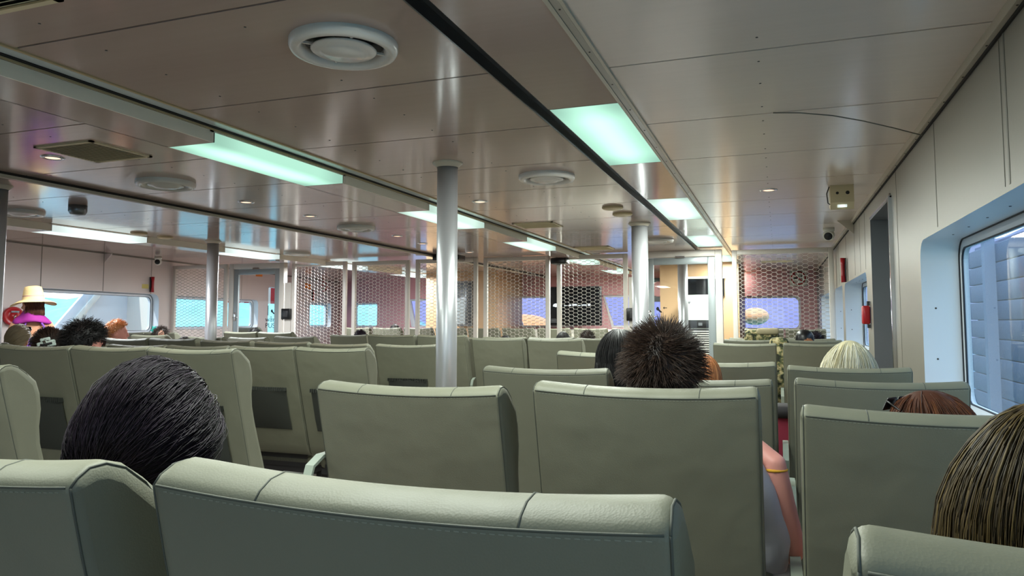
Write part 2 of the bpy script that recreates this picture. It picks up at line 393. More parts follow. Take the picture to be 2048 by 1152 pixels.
for a in [(-3.82, 2.93, 2.22, 'lit downlight below the big ceiling grille, left'), (-3.85, 4.56, 2.22, 'lit downlight right of the thick left diffuser'), (-3.84, 5.37, 2.22, 'lit downlight between the left diffuser and the mesh'),
          (-3.86, 6.97, 2.22, 'lit downlight just left of the nearest pole, high'), (-3.95, 7.75, 2.22, 'faint downlight behind the nearest pole, left of the projector'), (-2.14, 5.16, 2.22, 'lit downlight just right of the nearest pole'),
          (-7.86, 5.5, 2.32, 'lit downlight at the left edge, near the white boxed light'), (-.044, 5.51, 2.24, 'lit downlight in the right ceiling, left of the cream box'), (-3.86, 8.95, 2.22, 'small downlight above the mesh beside the nearest pole')]: downlight(*a)
def diffuser(x, y, z, R, label):
    t = empty('air_diffuser', (x, y, z)); tag(t, label, 'air vent', 'round ceiling air diffusers')
    MB().lathe([(R, 0), (R, -.020), (R*.96, -.032), (R*.86, -.035), (R*.78, -.026), (R*.74, -.004), (R*.74, 0)], seg=48, caps=False).build('outer_ring', 'vent', t)
    MB().lathe([(R*.74, -.001), (0, -.001)], seg=40, caps=False).build('throat', 'black', t)
    MB().lathe([(0, -.044), (R*.36, -.040), (R*.40, -.034), (R*.46, -.030), (R*.58, -.028), (R*.61, -.024), (R*.58, -.018), (R*.3, -.010), (0, -.010)], seg=48, caps=False).build('centre_disc', 'vent', t)
    for k in range(4):
        T = Matrix.Rotation(PI/4+k*PI/2, 4, 'Z'); MB().box(R*.5, R*.78, -.004, .004, -.02, -.012, 0, T).build('bracket', 'vent', t)
for a in [(-1.335, 2.035, 2.22, .178, 'largest round white air diffuser in the ceiling, top centre left'), (-1.36, 4.38, 2.22, .178, 'round white air diffuser right of the nearest pole'), (-3.80, 3.72, 2.22, .185, 'round air diffuser left of the nearest boxed light'),
          (-3.86, 6.15, 2.22, .185, 'round air diffuser between the far left pole and nearest pole'), (-6.16, 4.45, 2.25, .185, 'round air diffuser at the far left edge'), (-6.28, 8.5, 2.25, .185, 'small round air diffuser above the left door'),
          (-1.27, 8.3, 2.22, .185, 'small round air diffuser just right of the second pole'), (-3.0, 10.75, 2.22, .18, 'round air diffuser beyond the mesh near the left strip')]: diffuser(*a)
def grille(x0, x1, y0, y1, z, label):
    t = empty('ceiling_grille', ((x0+x1)/2, (y0+y1)/2, z)); tag(t, label, 'air grille', 'square slatted ceiling grilles')
    hx, hy = (x1-x0)/2, (y1-y0)/2
    f = MB(); f.box(-hx, -hx+.02, -hy, hy, -.008, 0).box(hx-.02, hx, -hy, hy, -.008, 0).box(-hx, hx, -hy, -hy+.02, -.008, 0).box(-hx, hx, hy-.02, hy, -.008, 0); f.build('frame', 'slat', t)
    s = MB(); n = 17
    for k in range(n):
        yy = -hy+.02+(k+.5)*(2*hy-.04)/n; T = Matrix.Translation((0, yy, -.004)) @ Matrix.Rotation(.6, 4, 'X'); s.box(-hx+.02, hx-.02, -.0095, .0095, -.0012, .0012, 0, T)
    s.build('slats', 'slat', t); MB().box(-hx+.02, hx-.02, -hy+.02, hy-.02, -.0008, -.0003).build('backing', 'black', t)
grille(-3.68, -3.27, 2.71, 3.10, 2.22, 'square slatted ceiling grille left, above a lit downlight')
grille(-2.345, -1.945, 6.44, 6.80, 2.22, 'slatted ceiling grille between the two nearest poles')
grille(-2.39, -1.94, 8.80, 9.18, 2.22, 'small slatted ceiling grille above the mesh by the second pole')
grille(-2.30, -1.90, 1.07, 1.47, 2.22, 'slatted ceiling grille cut by the top left corner')
grille(-.25, .25, 12.1, 12.4, 2.24, 'slatted grille in the ceiling beyond the right mesh panel')
def speaker(x, y, z, label):
    t = empty('ceiling_speaker', (x, y, z)); tag(t, label, 'ceiling speaker', 'round tan ceiling speakers')
    MB().lathe([(.085, 0), (.085, -.010), (.076, -.018), (.066, -.018)], seg=28, caps=False).build('rim', 'tan', t)
    MB().lathe([(.067, -.018), (.05, -.024), (0, -.026)], seg=28, caps=False).build('cover', 'slat', t)
for a in [(-1.238, 5.78, 2.22, 'tan round ceiling speaker, farther-up one before the second pole'), (-1.234, 6.16, 2.22, 'tan round ceiling speaker closest to the second pole'), (-6.47, 5.99, 2.25, 'tan round ceiling speaker right of the far left boxed light'), (-6.49, 6.37, 2.25, 'tan round ceiling speaker before the far left pole')]: speaker(*a)

# ------------------------------------------------------------------ poles
def pole(x, y, zt, r, label, ring_=True):
    t = empty('support_pole', (x, y, 0)); tag(t, label, 'pole', 'floor to ceiling steel poles')
    MB().lathe([(r, .0), (r, zt)], seg=40).build('shaft', 'steel', t)
    c = MB().lathe([(r+.002, zt-.03), (r+.02, zt-.012), (r+.028, zt-.006), (r+.028, zt)], seg=40, caps=False); c.build('collar', 'beige', t)
    MB().lathe([(r+.05, 0), (r+.05, .012), (r+.002, .02)], seg=32, caps=False).build('base_flange', 'steel', t)
pole(-1.79, 3.82, 2.22, .060, 'nearest thick steel pole, standing in the aisle')
pole(-1.21, 6.84, 2.22, .076, 'steel pole left of the right door')
pole(-6.31, 6.92, 2.25, .066, 'steel pole in front of the left mesh panel')
pole(-5.12, 3.53, 2.25, .06, 'steel pole cut by the left edge of the photo')
pole(-1.28, 10.7, 2.22, .070, 'steel pole seen through the right door glass')

# ------------------------------------------------------------------ right wall
TR = Tframe((.68, 0, 0), (0, 1, 0), (1, 0, 0))
W1 = (.9, 4.15, .86, 1.70, .10); W2 = (6.52, 8.62, 1.0, 1.70, .10); W3 = (8.90, 10.05, 1.0, 1.70, .10); W4 = (10.9, 13.2, 1.0, 1.70, .10); W_fill = (-2.1, .6, .86, 1.70, .10); DR = (5.10, 6.10, 0.0, 2.07)  # the window behind the camera is unseen, added to light the near seats
holes = [rrect(*w) for w in (W1, W2, W3, W4, W_fill)]+[[(DR[0], .03), (DR[1], .03), (DR[1], 2.07), (DR[0], 2.07)]]
mb = wall_mesh('wall_right', YB, YF, 0, 2.43, holes, .20, TR, None)
for yy, w in [(2.61, .007), (2.66, .002), (3.70, .005), (4.84, .003), (5.12, .0), (6.55, .004), (7.42, .003), (8.32, .003), (9.3, .003), (.8, .005), (-.6, .005), (6.95, .003)]:
    if not w: continue
    z0 = 1.72 if (-2.1 < yy < 4.15 or 6.5 < yy < 8.62 or 8.9 < yy < 10.05) else 0
    mb.box(.6785, .681, yy-w, yy+w, z0, 2.24, 2)
for (a, b, c, d, r) in (W1, W2, W3):
    n = int((b-a)/.28)
    for k in range(1, n): mb.lathe([(.005, 0), (.004, -.002), (0, -.002)], (.77, a+(b-a)*k/n, d), 8, 3, caps=False)
    for zz in (c+(d-c)*.3, c+(d-c)*.6):
        mb.lathe([(.005, 0), (.004, .002), (0, .002)], (0, 0, 0), 8, 3, T=Matrix.Translation((.74, b, zz)) @ Matrix.Rotation(PI/2, 4, 'X'), caps=False)
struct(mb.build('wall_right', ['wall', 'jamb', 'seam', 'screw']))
for i, w in enumerate((W1, W2, W3, W4, W_fill)): window_unit('window_%d' % (i+1 if i < 4 else 20), w, TR, .172, .20, M['glass_r'])  # last unit glazes the added, unseen light opening
# metal edge band round the reveals
for w in (W1, W2, W3):
    pass
# door in the right wall, set back in its opening
dm = MB(); dm.box(.83, .87, 5.10, 6.10, .03, 2.07, 0)
dm.box(.826, .83, 5.2, 6.0, 1.2, 1.205, 1); dm.box(.826, .83, 5.2, 6.0, .75, .755, 1)
d1 = struct(dm.build('door_1', ['grey', 'seam']))
e = MB(); e.tube([(.676, 5.10, .03), (.676, 5.10, 2.075)], .012, 8); e.tube([(.676, 5.075, .03), (.676, 5.075, 2.1)], .008, 8); e.box(.66, .69, 5.04, 5.06, 0, 2.08); e.box(.67, .69, 5.04, 6.13, 2.07, 2.085)
e.build('edge_trim', 'chrome', d1)
MB().box(.672, .829, 6.095, 6.10, .03, 2.07).box(.672, .829, 5.11, 6.1, 2.062, 2.069).build('reveal_lining', 'grey', d1)

# ------------------------------------------------------------------ left wall (splayed outward going forward)
LK = math.hypot(1, .168)
def LX(y): return -8.11-.168*y
TL = Tframe((LX(0), 0, 0), (-.168, 1, 0), (-1, -.168, 0))
def ls(y): return y*LK
V1 = (ls(6.95), ls(9.43), 1.10, 1.742, .12); V2 = (ls(9.84), ls(12.55), 1.15, 1.737, .10); V3 = (ls(14.9), ls(16.1), 1.15, 1.745, .09); VD = (ls(12.95), ls(13.85), .05, 2.03)
V0 = (ls(2.0), ls(5.2), 1.10, 1.742, .12)
mb = wall_mesh('wall_left', ls(YB), ls(YF), 0, 2.43, [rrect(*V1), rrect(*V2), rrect(*V3), rrect(*V0), rrect(VD[0], VD[1], VD[2], VD[3], .05)], .17, TL, None)
for yy, w in ((7.03, .006), (8.16, .006), (9.22, .004), (5.9, .006), (4.77, .006), (10.9, .004), (11.9, .004)):
    z0 = 1.745 if (6.95 < yy < 9.43 or 9.84 < yy < 12.5 or 2 < yy < 5.2) else 0
    mb.box(ls(yy)-w, ls(yy)+w, -.002, .001, z0, 2.32, 2, TL)
mb.box(ls(YB), ls(YF), -.008, .0, 2.305, 2.32, 2, TL)
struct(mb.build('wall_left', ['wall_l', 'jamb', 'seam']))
for i, w in enumerate((V1, V2, V3, V0)): window_unit('window_%d' % (i+5), w, TL, .12, .17, M['glass'])
struct(MB().prism([(LX(YB)-.2, YB-.1), (.9, YB-.1), (.9, YF+.1), (LX(YF)-.2, YF+.1)], 2.42, 2.5, 'z').build('ceiling_light_seal', 'ceil_back'))  # unseen slab, added above the ceilings to keep sky light from leaking in
TBK = Tframe((0, YB, 0), (1, 0, 0), (0, -1, 0))
B_fill = (-2.6, .3, .75, 1.95, .12);  # unseen aft window, added to throw light on the seat backs
struct(wall_mesh('wall_back', -8.2, .9, 0, 2.43, [rrect(*q) for q in (B_fill,)], .1, TBK, None).build('wall_back', ['wall', 'jamb']))
for i, q in enumerate((B_fill,)): window_unit('window_%d' % (i+14), q, TBK, .06, .1, M['glass'])  # frame and pane of the added aft opening

# ------------------------------------------------------------------ forward (bow) wall with raked windows
TFW = Tframe((0, 14.6, 0), (1, 0, 0), (0, 1, 0))
def rake(x0, x1, z0, z1, d0, d1=0.):
    return [(x0+d0, z0), (x1-d1, z0), (x1, z1), (x0, z1)]
F1 = rake(-5.33, -3.95, 1.17, 1.825, .2); F2 = rake(-3.36, -1.98, 1.17, 1.825, .18); F3 = rrect(-.70, .40, 1.13, 1.775, .09)
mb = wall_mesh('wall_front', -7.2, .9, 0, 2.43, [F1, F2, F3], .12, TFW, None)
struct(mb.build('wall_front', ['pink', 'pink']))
def pane(name, lp, T, y, m, frame='jamb', w=.04):
    f = MB(); cx = sum(p[0] for p in lp)/len(lp); cz = sum(p[1] for p in lp)/len(lp)
    inner = [(cx+(a-cx)*(1-w/(abs(a-cx)+1e-6)), cz+(b-cz)*(1-w/(abs(b-cz)+1e-6))) for a, b in lp]
    ring(f, lp, inner, y-.02, y+.02, T); fr = struct(f.build(name, frame))
    p = MB(); p.add([T @ Vector((q[0], y, q[1])) for q in inner], [tuple(range(len(inner)))]); p.build('pane', m, fr)
pane('window_9', F1, TFW, .09, 'glass_lav'); pane('window_10', F2, TFW, .09, 'glass_lav'); pane('window_11', F3, TFW, .09, 'glass_lav')
# slanted corner wall between left wall and bow wall
cA = Vector((-7.2, 14.6, 0)); cB = Vector((LX(16.6), 16.6, 0)); dv = cA-cB; LC = dv.length
TC = Tframe(cB, dv, Vector((-dv.y, dv.x, 0)))
G1 = rake(LC-1.0, LC-.12, 1.16, 1.80, .2); G2 = rrect(.7, 1.9, 1.15, 1.75, .08)
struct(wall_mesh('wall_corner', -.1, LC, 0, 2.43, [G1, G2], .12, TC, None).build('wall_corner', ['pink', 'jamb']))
pane('window_12', G1, TC, .09, 'glass_lav'); pane('window_13', G2, TC, .1, 'glass')

# ------------------------------------------------------------------ mesh partition across the cabin
YP = 9.75
def expanded(w, h):
    """expanded-metal infill in a frame-local x/z plane, centred in x, bottom at z = 0"""
    mb = MB(); px, a = .122, .0125; rows = int(h/(2*a)); t = .0026; d = .0022
    for r in range(rows+1):
        zc = r*2*a; sgn = 1 if r % 2 else -1; x = -w/2; k = 0; pts = []
        seq = [(0, 1), (.042, 1), (.061, -1), (.103, -1)]
        while x < w/2:
            for dx, s in seq:
                if x+dx <= w/2: pts.append((x+dx, zc+sgn*s*a*.92))
            x += px
        pts.append((w/2, pts[-1][1]))
        vs = []; n = len(pts)
        for (X, Z) in pts: vs += [(X, -d, Z-t), (X, -d, Z+t), (X, d, Z+t), (X, d, Z-t)]
        fs = []
        for i in range(n-1):
            for k in range(4): fs.append((i*4+k, i*4+(k+1) % 4, i*4+4+(k+1) % 4, i*4+4+k))
        mb.add(vs, fs)
    return mb
def mesh_panel(x0, x1, zt, label):
    t = empty('mesh_panel', ((x0+x1)/2, YP, 0)); tag(t, label, 'mesh screen', 'white framed mesh panels of the partition')
    w = (x1-x0)/2; f = MB(); b = .06
    for a in ((-w, -w+b, .0, zt), (w-b, w, .0, zt), (-w+b, w-b, zt-b, zt), (-w+b, w-b, .04, .04+b)): f.rbox(a[0], a[1], -.025, .025, a[2], a[3], .005)
    f.build('frame', 'frame', t)
    m = expanded(2*(w-b)+.004, zt-2*b-.04).build('mesh_infill', 'frame', t); m.location = (0, 0, .04+b)
    return t
for a in [(-9.72, -8.571, 2.242, 'white framed mesh panel against the left wall, behind a steel pole'), (-7.281, -6.279, 2.227, 'white framed mesh panel right of the left glass door'), (-6.171, -5.184, 2.214, 'mesh panel second to the right of the left door'),
          (-5.074, -4.077, 2.217, 'mesh panel partly hidden behind the nearest pole'), (-3.98, -2.985, 2.214, 'mesh panel just left of the black screen'), (-2.88, -1.891, 2.208, 'mesh panel in front of the black screen'), (-.541, .655, 2.206, 'widest mesh panel, against the right wall')]:
    mesh_panel(*a)
def part_door(n, x0, x1, zt, m_leaf):
    w = .085; f = MB()
    f.rbox(x0, x0+w, YP-.05, YP+.05, 0, zt, .006).rbox(x1-w, x1, YP-.05, YP+.05, 0, zt, .006).rbox(x0+w, x1-w, YP-.05, YP+.05, zt-w, zt, .006)
    d = struct(f.build('door_%d' % n, 'frame'))
    a, b, z = x0+w+.006, x1-w-.006, zt-w-.006; q = .09
    l = MB(); l.rbox(a, a+q, YP-.035, YP+.005, .02, z, .005).rbox(b-q, b, YP-.035, YP+.005, .02, z, .005).rbox(a+q, b-q, YP-.035, YP+.005, z-q, z, .005).rbox(a+q, b-q, YP-.035, YP+.005, .02, .3, .005)
    lf = l.build('door_leaf', m_leaf, d)
    g = MB(); g.add([(a+q, YP-.015, .3), (b-q, YP-.015, .3), (b-q, YP-.015, z-q), (a+q, YP-.015, z-q)], [(0, 1, 2, 3)]); g.build('pane', 'glass_door', lf)
    k = MB(); k.box((x0+x1)/2-.06, (x0+x1)/2+.06, YP-.06, YP-.03, z-.01, z+.018); k.build('door_closer', 'chrome', lf)
    h = MB(); h.rbox(a+.02, a+.055, YP-.045, YP-.035, 1.30, 1.44, .004).tube([(a+.04, YP-.045, 1.36), (a+.04, YP-.085, 1.36), (a+.13, YP-.085, 1.36)], .009); h.build('handle', 'chrome', lf)
    return d
part_door(2, -8.50, -7.416, 2.238, 'doorleaf'); part_door(3, -1.72, -.663, 2.222, 'doorleaf')
# pictograms and lettering fixed on the door glass
def door_sticker(x, z, words, label, k=.75):
    t = empty('door_sticker', (x, YP-.018, z)); tag(t, label, 'sticker')
    R = Matrix.Rotation(PI/2, 4, 'X')
    foot = [(0, .05), (.025, .045), (.04, .0), (.075, -.03), (.085, -.055), (.05, -.05), (.02, -.02), (-.01, -.01), (-.02, .02)]
    MB().prism([(a*k, b*k) for a, b in foot], -.001, 0, 'y').build('footprint_mark', 'black', t)
    ar = [(.10, .03), (.125, .055), (.125, .037), (.17, .037), (.17, .024), (.125, .024), (.125, .005)]
    MB().prism([(a*k, b*k) for a, b in ar], -.001, 0, 'y').build('arrow_mark', 'black', t)
    MB().prism([(-.075, -.06), (-.063, -.06), (-.063, .10), (-.075, .10)], -.001, 0, 'y').build('bar_mark', 'black', t)
    for i, wd in enumerate(words):
        text('lettering', wd, .115, Matrix.Translation((-.12, -.0005, -.16-.10*i)) @ R, 'black', t)
door_sticker(-7.66, 1.45, ('w\u0101r', 'PUS'), 'black foot pictogram, arrow and letters on the left door glass')
door_sticker(-1.50, 1.45, (), 'black foot pictogram with arrow on the right door glass')
def button_box(x, z, label):
    t = empty('door_button_box', (x, YP-.06, z)); tag(t, label, 'button box', 'black button boxes by the doors')
    MB().rbox(-.085, .085, -.02, .03, -.085, .085, .008).build('housing', 'black', t)
    MB().rbox(-.04, .04, -.026, -.018, -.05, .05, .006).build('button_plate', 'darkgrey', t)
    MB().box(-.06, .06, .03, .04, -.5, .5).build('mounting_bar', 'frame', t)
button_box(-7.345, 1.412, 'black button box right of the left door'); button_box(-1.815, 1.387, 'black button box left of the right door, by the pole')

# ------------------------------------------------------------------ forward cabin behind the mesh
def casing(n, x0, x1, y0, y1):
    struct(MB().box(x0, x1, y0, y1, 0, 2.26).build('wall_casing_%s' % n, 'peach'))
casing('port', -6.54, -5.05, 13.0, 14.5); casing('starboard', -1.83, -.58, 12.2, 14.4)
t = empty('equipment_cabinet', (-5.68, 12.9, 0)); tag(t, 'black louvred equipment cabinet seen behind the nearest pole', 'cabinet')
MB().rbox(-.17, .17, 0, .09, 1.20, 2.07, .006).build('cabinet_frame', 'grey', t)
mb = MB()
for k in range(18): mb.box(-.14, .02, -.012, 0, 1.76+.016*k, 1.768+.016*k); mb.box(.06, .15, -.012, 0, 1.28+.04*k, 1.30+.04*k)
mb.build('louvres', 'black', t); MB().box(-.14, .03, -.006, .0, 1.24, 1.72).build('door', 'doorleaf', t); MB().box(.055, .155, -.004, 0, 1.24, 2.04).build('slot_backing', 'darkgrey', t)
t = empty('air_conditioner', (-1.13, 11.6, 0)); tag(t, 'white floor standing air conditioner behind the right door', 'air conditioner')
M['acwhite'] = mat('pale appliance enamel', lin(190, 200, 192), .4)
MB().rbox(-.24, .24, 0, .42, 0, 1.705, .02).build('body', 'acwhite', t)
MB().rbox(-.23, .23, -.012, .01, 1.19, 1.315, .004).build('control_panel', 'black', t); MB().box(-.03, .03, -.016, -.01, 1.23, 1.275).build('display', 'grey', t)
mb = MB()
for k in range(30): mb.box(-.225, .225, -.012, .004, .15+.034*k, .164+.034*k)
mb.build('intake_louvres', 'white', t); MB().box(-.228, .228, -.002, .002, .13, 1.18).build('intake_backing', 'darkgrey', t)
mb = MB()
for x in (-.19, .12): mb.prism([(x, 1.60), (x+.05, 1.60), (x+.025, 1.56)], -.004, 0, 'y')
mb.build('badge_marks', 'grey', t)
t = empty('equipment_recess', (-1.10, 12.14, 0)); tag(t, 'dark open recess in the peach casing above the air conditioner', 'recess')
MB().box(-.31, .30, 0, .055, 1.70, 1.985).build('opening', 'tv', t); MB().box(-.33, .32, -.01, .02, 1.985, 2.02).build('lintel', 'white', t); MB().box(-.33, -.305, -.01, .03, .1, 2.0).build('jamb', 'doorleaf', t)
t = empty('television', (-3.60, 13.4, 0)); tag(t, 'black wall screen showing a small cloud icon behind the mesh', 'television')
MB().rbox(-.52, .50, 0, .06, 1.215, 1.955, .008).build('casing', 'black', t); MB().box(-.50, .48, -.003, .001, 1.24, 1.93).build('screen', 'tv', t)
mb = MB()
for cx, r in ((-.41, .028), (-.385, .036), (-.36, .024)): mb.lathe([(r, 0), (0, 0)], (0, 0, 0), 14, 0, T=Matrix.Translation((cx, -.005, 1.60)) @ Matrix.Rotation(PI/2, 4, 'X'), caps=False)
mb.box(-.44, -.335, -.006, -.004, 1.575, 1.60)
for k, (a, w) in enumerate([(-.22, .06), (-.13, .05), (-.06, .09), (.05, .05), (.12, .10), (.24, .05)]): mb.box(a, a+w, -.006, -.004, 1.585, 1.60+.012*(k % 3))
mb.build('screen_mark', 'screen_white', t)
mb = MB()
for k in range(4): mb.box(-.48, -.36-.02*(k % 2), -.006, -.004, 1.275+.02*k, 1.283+.02*k)
mb.build('caption_lines', 'grey', t); MB().box(-.06, .06, .06, 1.2, 1.4, 1.7).build('wall_bracket', 'darkgrey', t)
t = tag(MB().rbox(-4.95, -2.3, 13.5, 13.95, .0, 1.14, .01).build('counter_cabinet', 'white'), 'low white counter beneath the black screen', 'counter')
def nosmoke(loc, rz, label):
    t = empty('no_smoking_sign', loc, rz); tag(t, label, 'sign', 'no smoking signs')
    RX = Matrix.Rotation(PI/2, 4, 'X')
    MB().box(-.15, .15, -.004, 0, -.15, .15).build('plate', 'white', t)
    mb = MB(); mb.lathe([(.105, .006), (.13, .006), (.13, .004), (.105, .004)], seg=32, T=RX, caps=False); mb.box(-.11, .11, -.0065, -.004, -.011, .011, 0, Matrix.Rotation(PI/4, 4, 'Y')); mb.build('red_ring', 'red', t)
    MB().box(-.08, .07, -.0055, -.004, -.015, .015).box(.045, .06, -.0055, -.004, .02, .06).build('cigarette_mark', 'black', t)
nosmoke((.37, 14.59, 2.10), 0, 'round red no smoking sign behind the right mesh panel')
nosmoke((LX(15.6)+.01, 15.6, 2.17), 1.40, 'round red no smoking sign left of the mesh, seen between panels')
tag(MB().box(-.12, .12, -.006, 0, -.07, .07).build('exit_notice', 'orange', None, (LX(14.7)+.02, 14.7, 2.13)), 'small orange notice on the left wall behind the mesh', 'notice').rotation_euler = (0, 0, 1.40)
tag(MB().box(-.10, .10, -.006, 0, -.04, .04).build('door_notice', 'orange', None, (LX(12.5)+.02, 12.5, 2.27)), 'orange notice above the far opening behind the left door', 'notice').rotation_euler = (0, 0, 1.40)
t = empty('wall_clock', (-2.20, 14.56, 1.93)); tag(t, 'round wall clock on a dark board behind the right door', 'clock')
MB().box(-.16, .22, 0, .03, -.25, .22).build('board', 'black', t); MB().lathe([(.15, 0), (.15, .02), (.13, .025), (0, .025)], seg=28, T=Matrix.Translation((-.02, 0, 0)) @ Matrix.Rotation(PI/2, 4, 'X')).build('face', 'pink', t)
MB().box(-.022, -.016, -.03, -.026, 0, .09).box(-.02, .05, -.03, -.026, -.003, .003).build('hands', 'black', t)
tag(MB().rbox(-4.44, -4.04, 9.0, 9.22, 2.13, 2.2, .01).rbox(-4.3, -4.18, 9.06, 9.16, 2.19, 2.221, .004).build('projector', 'black'), 'black projector unit under the ceiling right of the nearest pole', 'projector')
tag(MB().rbox(-2.92, -2.70, 9.55, 9.75, 2.08, 2.165, .02).build('speaker_box', 'black'), 'small black speaker box at the end of a boxed light', 'speaker')

# ------------------------------------------------------------------ small fixtures on walls and ceilings
def cctv(loc, aim, label):
    t = empty('security_camera', loc); tag(t, label, 'camera', 'white security cameras')
    MB().lathe([(.055, 0), (.055, -.03), (.04, -.045)], seg=24).build('mount', 'white', t)
    q = Vector(aim).to_track_quat('-Z', 'Y').to_matrix().to_4x4(); T = Matrix.Translation((0, 0, -.075)) @ q
    MB().lathe([(0, .06), (.035, .055), (.052, .03), (.056, 0), (.05, -.03), (.046, -.04)], seg=24, T=T).build('head', 'white', t)
    MB().lathe([(.044, -.036), (.034, -.046), (0, -.05)], seg=24, T=T, caps=False).build('lens', 'black', t)
cctv((.50, 8.0, 2.24), (-.2, -1, -.35), 'white security camera under the right ceiling by the mesh'); cctv((-9.30, 9.0, 2.32), (.6, -1, -.1), 'white security camera high in the far left corner')
tag(MB().lathe([(.07, 0), (.07, -.05), (.055, -.075), (0, -.08)], seg=6).build('motion_sensor', 'grey', None, (-5.40, 4.38, 2.25)), 'small grey ceiling sensor left, above the seats', 'sensor')
t = empty('emergency_light', (.435, 5.55, 2.24)); tag(t, 'cream emergency light box hanging under the right ceiling', 'emergency light')
mb = MB(); mb.prism([(-.075, 0), (.06, 0), (.06, -.13), (-.035, -.165), (-.075, -.12)], -.075, .075, 'x'); mb.build('housing', 'cream', t)
MB().box(-.03, .03, -.065, -.045, -.152, -.136, 0).build('lamp_window', 'white_light', t)
MB().lathe([(.010, 0), (.008, .004), (0, .004)], (0, 0, 0), 12, 0, T=Matrix.Translation((-.03, -.075, -.055)) @ Matrix.Rotation(PI/2, 4, 'X'), caps=False).lathe([(.013, 0), (.01, .004), (0, .004)], (0, 0, 0), 12, 0, T=Matrix.Translation((.035, -.075, -.055)) @ Matrix.Rotation(PI/2, 4, 'X'), caps=False).build('knobs', 'black', t)
MB().tube([(-.077, -.02, 0), (-.095, -.03, -.05), (-.09, -.05, -.12), (-.076, -.05, -.13)], .004, 6).build('cable', 'darkgrey', t)
tag(MB().tube([(.0, 3.425, 2.232), (.113, 3.43, 2.222), (.25, 3.50, 2.215), (.38, 3.60, 2.205), (.52, 3.72, 2.19), (.655, 3.83, 2.17)], .0028, 6).build('loose_joint_strip', 'seam'), 'loose grey joint strip sagging from the right ceiling', 'loose strip')
def bracket(loc, sx, label):
    tag(MB().prism([(0, 0), (.14*sx, 0), (0, -.13)], -.006, .006, 'y').build('corner_bracket', 'beige' if sx < 0 else 'wall_l', None, loc), label, 'bracket', 'triangular corner brackets')
bracket((.677, 7.42, 2.238), -1, 'beige triangular bracket at the top of the right wall'); bracket((LX(8.16)+.02, 8.16, 2.305), 1, 'triangular bracket at the top of the left wall')
def hammer(loc, rz, label):
    t = empty('emergency_hammer', loc, rz); tag(t, label, 'hammer', 'red emergency hammers')
    MB().rbox(-.035, .035, -.01, 0, -.13, .12, .004).build('holder', 'black', t)
    MB().tube([(0, -.025, -.13), (0, -.03, -.05), (0, -.03, .05), (0, -.025, .12)], [.026, .019, .02, .03], 10).build('handle', 'red', t)
hammer((LX(9.20)+.03, 9.20, 1.90), 1.40, 'red emergency hammer on the left wall above the window'); hammer((.67, 8.25, 1.83), -PI/2, 'red emergency hammer on the right wall above the far window'); hammer((LX(15.0)+.03, 15.0, 1.93), 1.40, 'red emergency hammer beyond the mesh on the left')
tag(MB().box(-.06, .06, -.004, 0, -.035, .035).build('hammer_notice', 'yellow', None, (LX(9.06)+.015, 9.06, 1.86)), 'small yellow notice left of the red hammer', 'notice').rotation_euler = (0, 0, 1.40)
t = empty('fire_hose_reel', (LX(6.58)+.02, 6.58, 1.363), 1.40); tag(t, 'round red fire hose reel on the left wall', 'fire reel')
RX = Matrix.Rotation(PI/2, 4, 'X')
MB().lathe([(.105, .0), (.118, .03), (.118, .075), (.105, .08), (.085, .07), (.05, .066), (.045, .085), (0, .088)], seg=36, T=RX).build('disc', 'red', t)
MB().box(-.04, .055, -.09, -.083, .045, .065).tube([(.02, -.095, .02), (-.01, -.1, -.02), (.01, -.095, -.04)], .008, 6).build('handle', 'chrome', t)
t = empty('fire_alarm_box', (.655, 6.34, 1.345)); tag(t, 'red fire alarm box on the right wall beside the door', 'alarm box')
MB().rbox(-.035, .02, -.03, .06, -.07, .075, .012).build('body', 'red', t); MB().box(.0, .02, -.02, .02, .075, .11).box(0, .02, -.02, .02, -.10, -.07).build('fixing_tab', 'darkgrey', t)
# life jackets on the shelf seen through the far left doorway
t = empty('life_jacket_locker', (LX(13.4)-.75, 13.75, 0), 1.4); tag(t, 'red and white striped locker outside the far left doorway', 'locker')
MB().box(-1.0, 1.2, -.02, .02, 1.70, 2.2).build('board', 'white', t)
mb = MB()
for k in range(9): mb.box(-1.0+.25*k, -.86+.25*k, -.025, -.02, 1.70, 2.2)
mb.build('stripes', 'red', t)

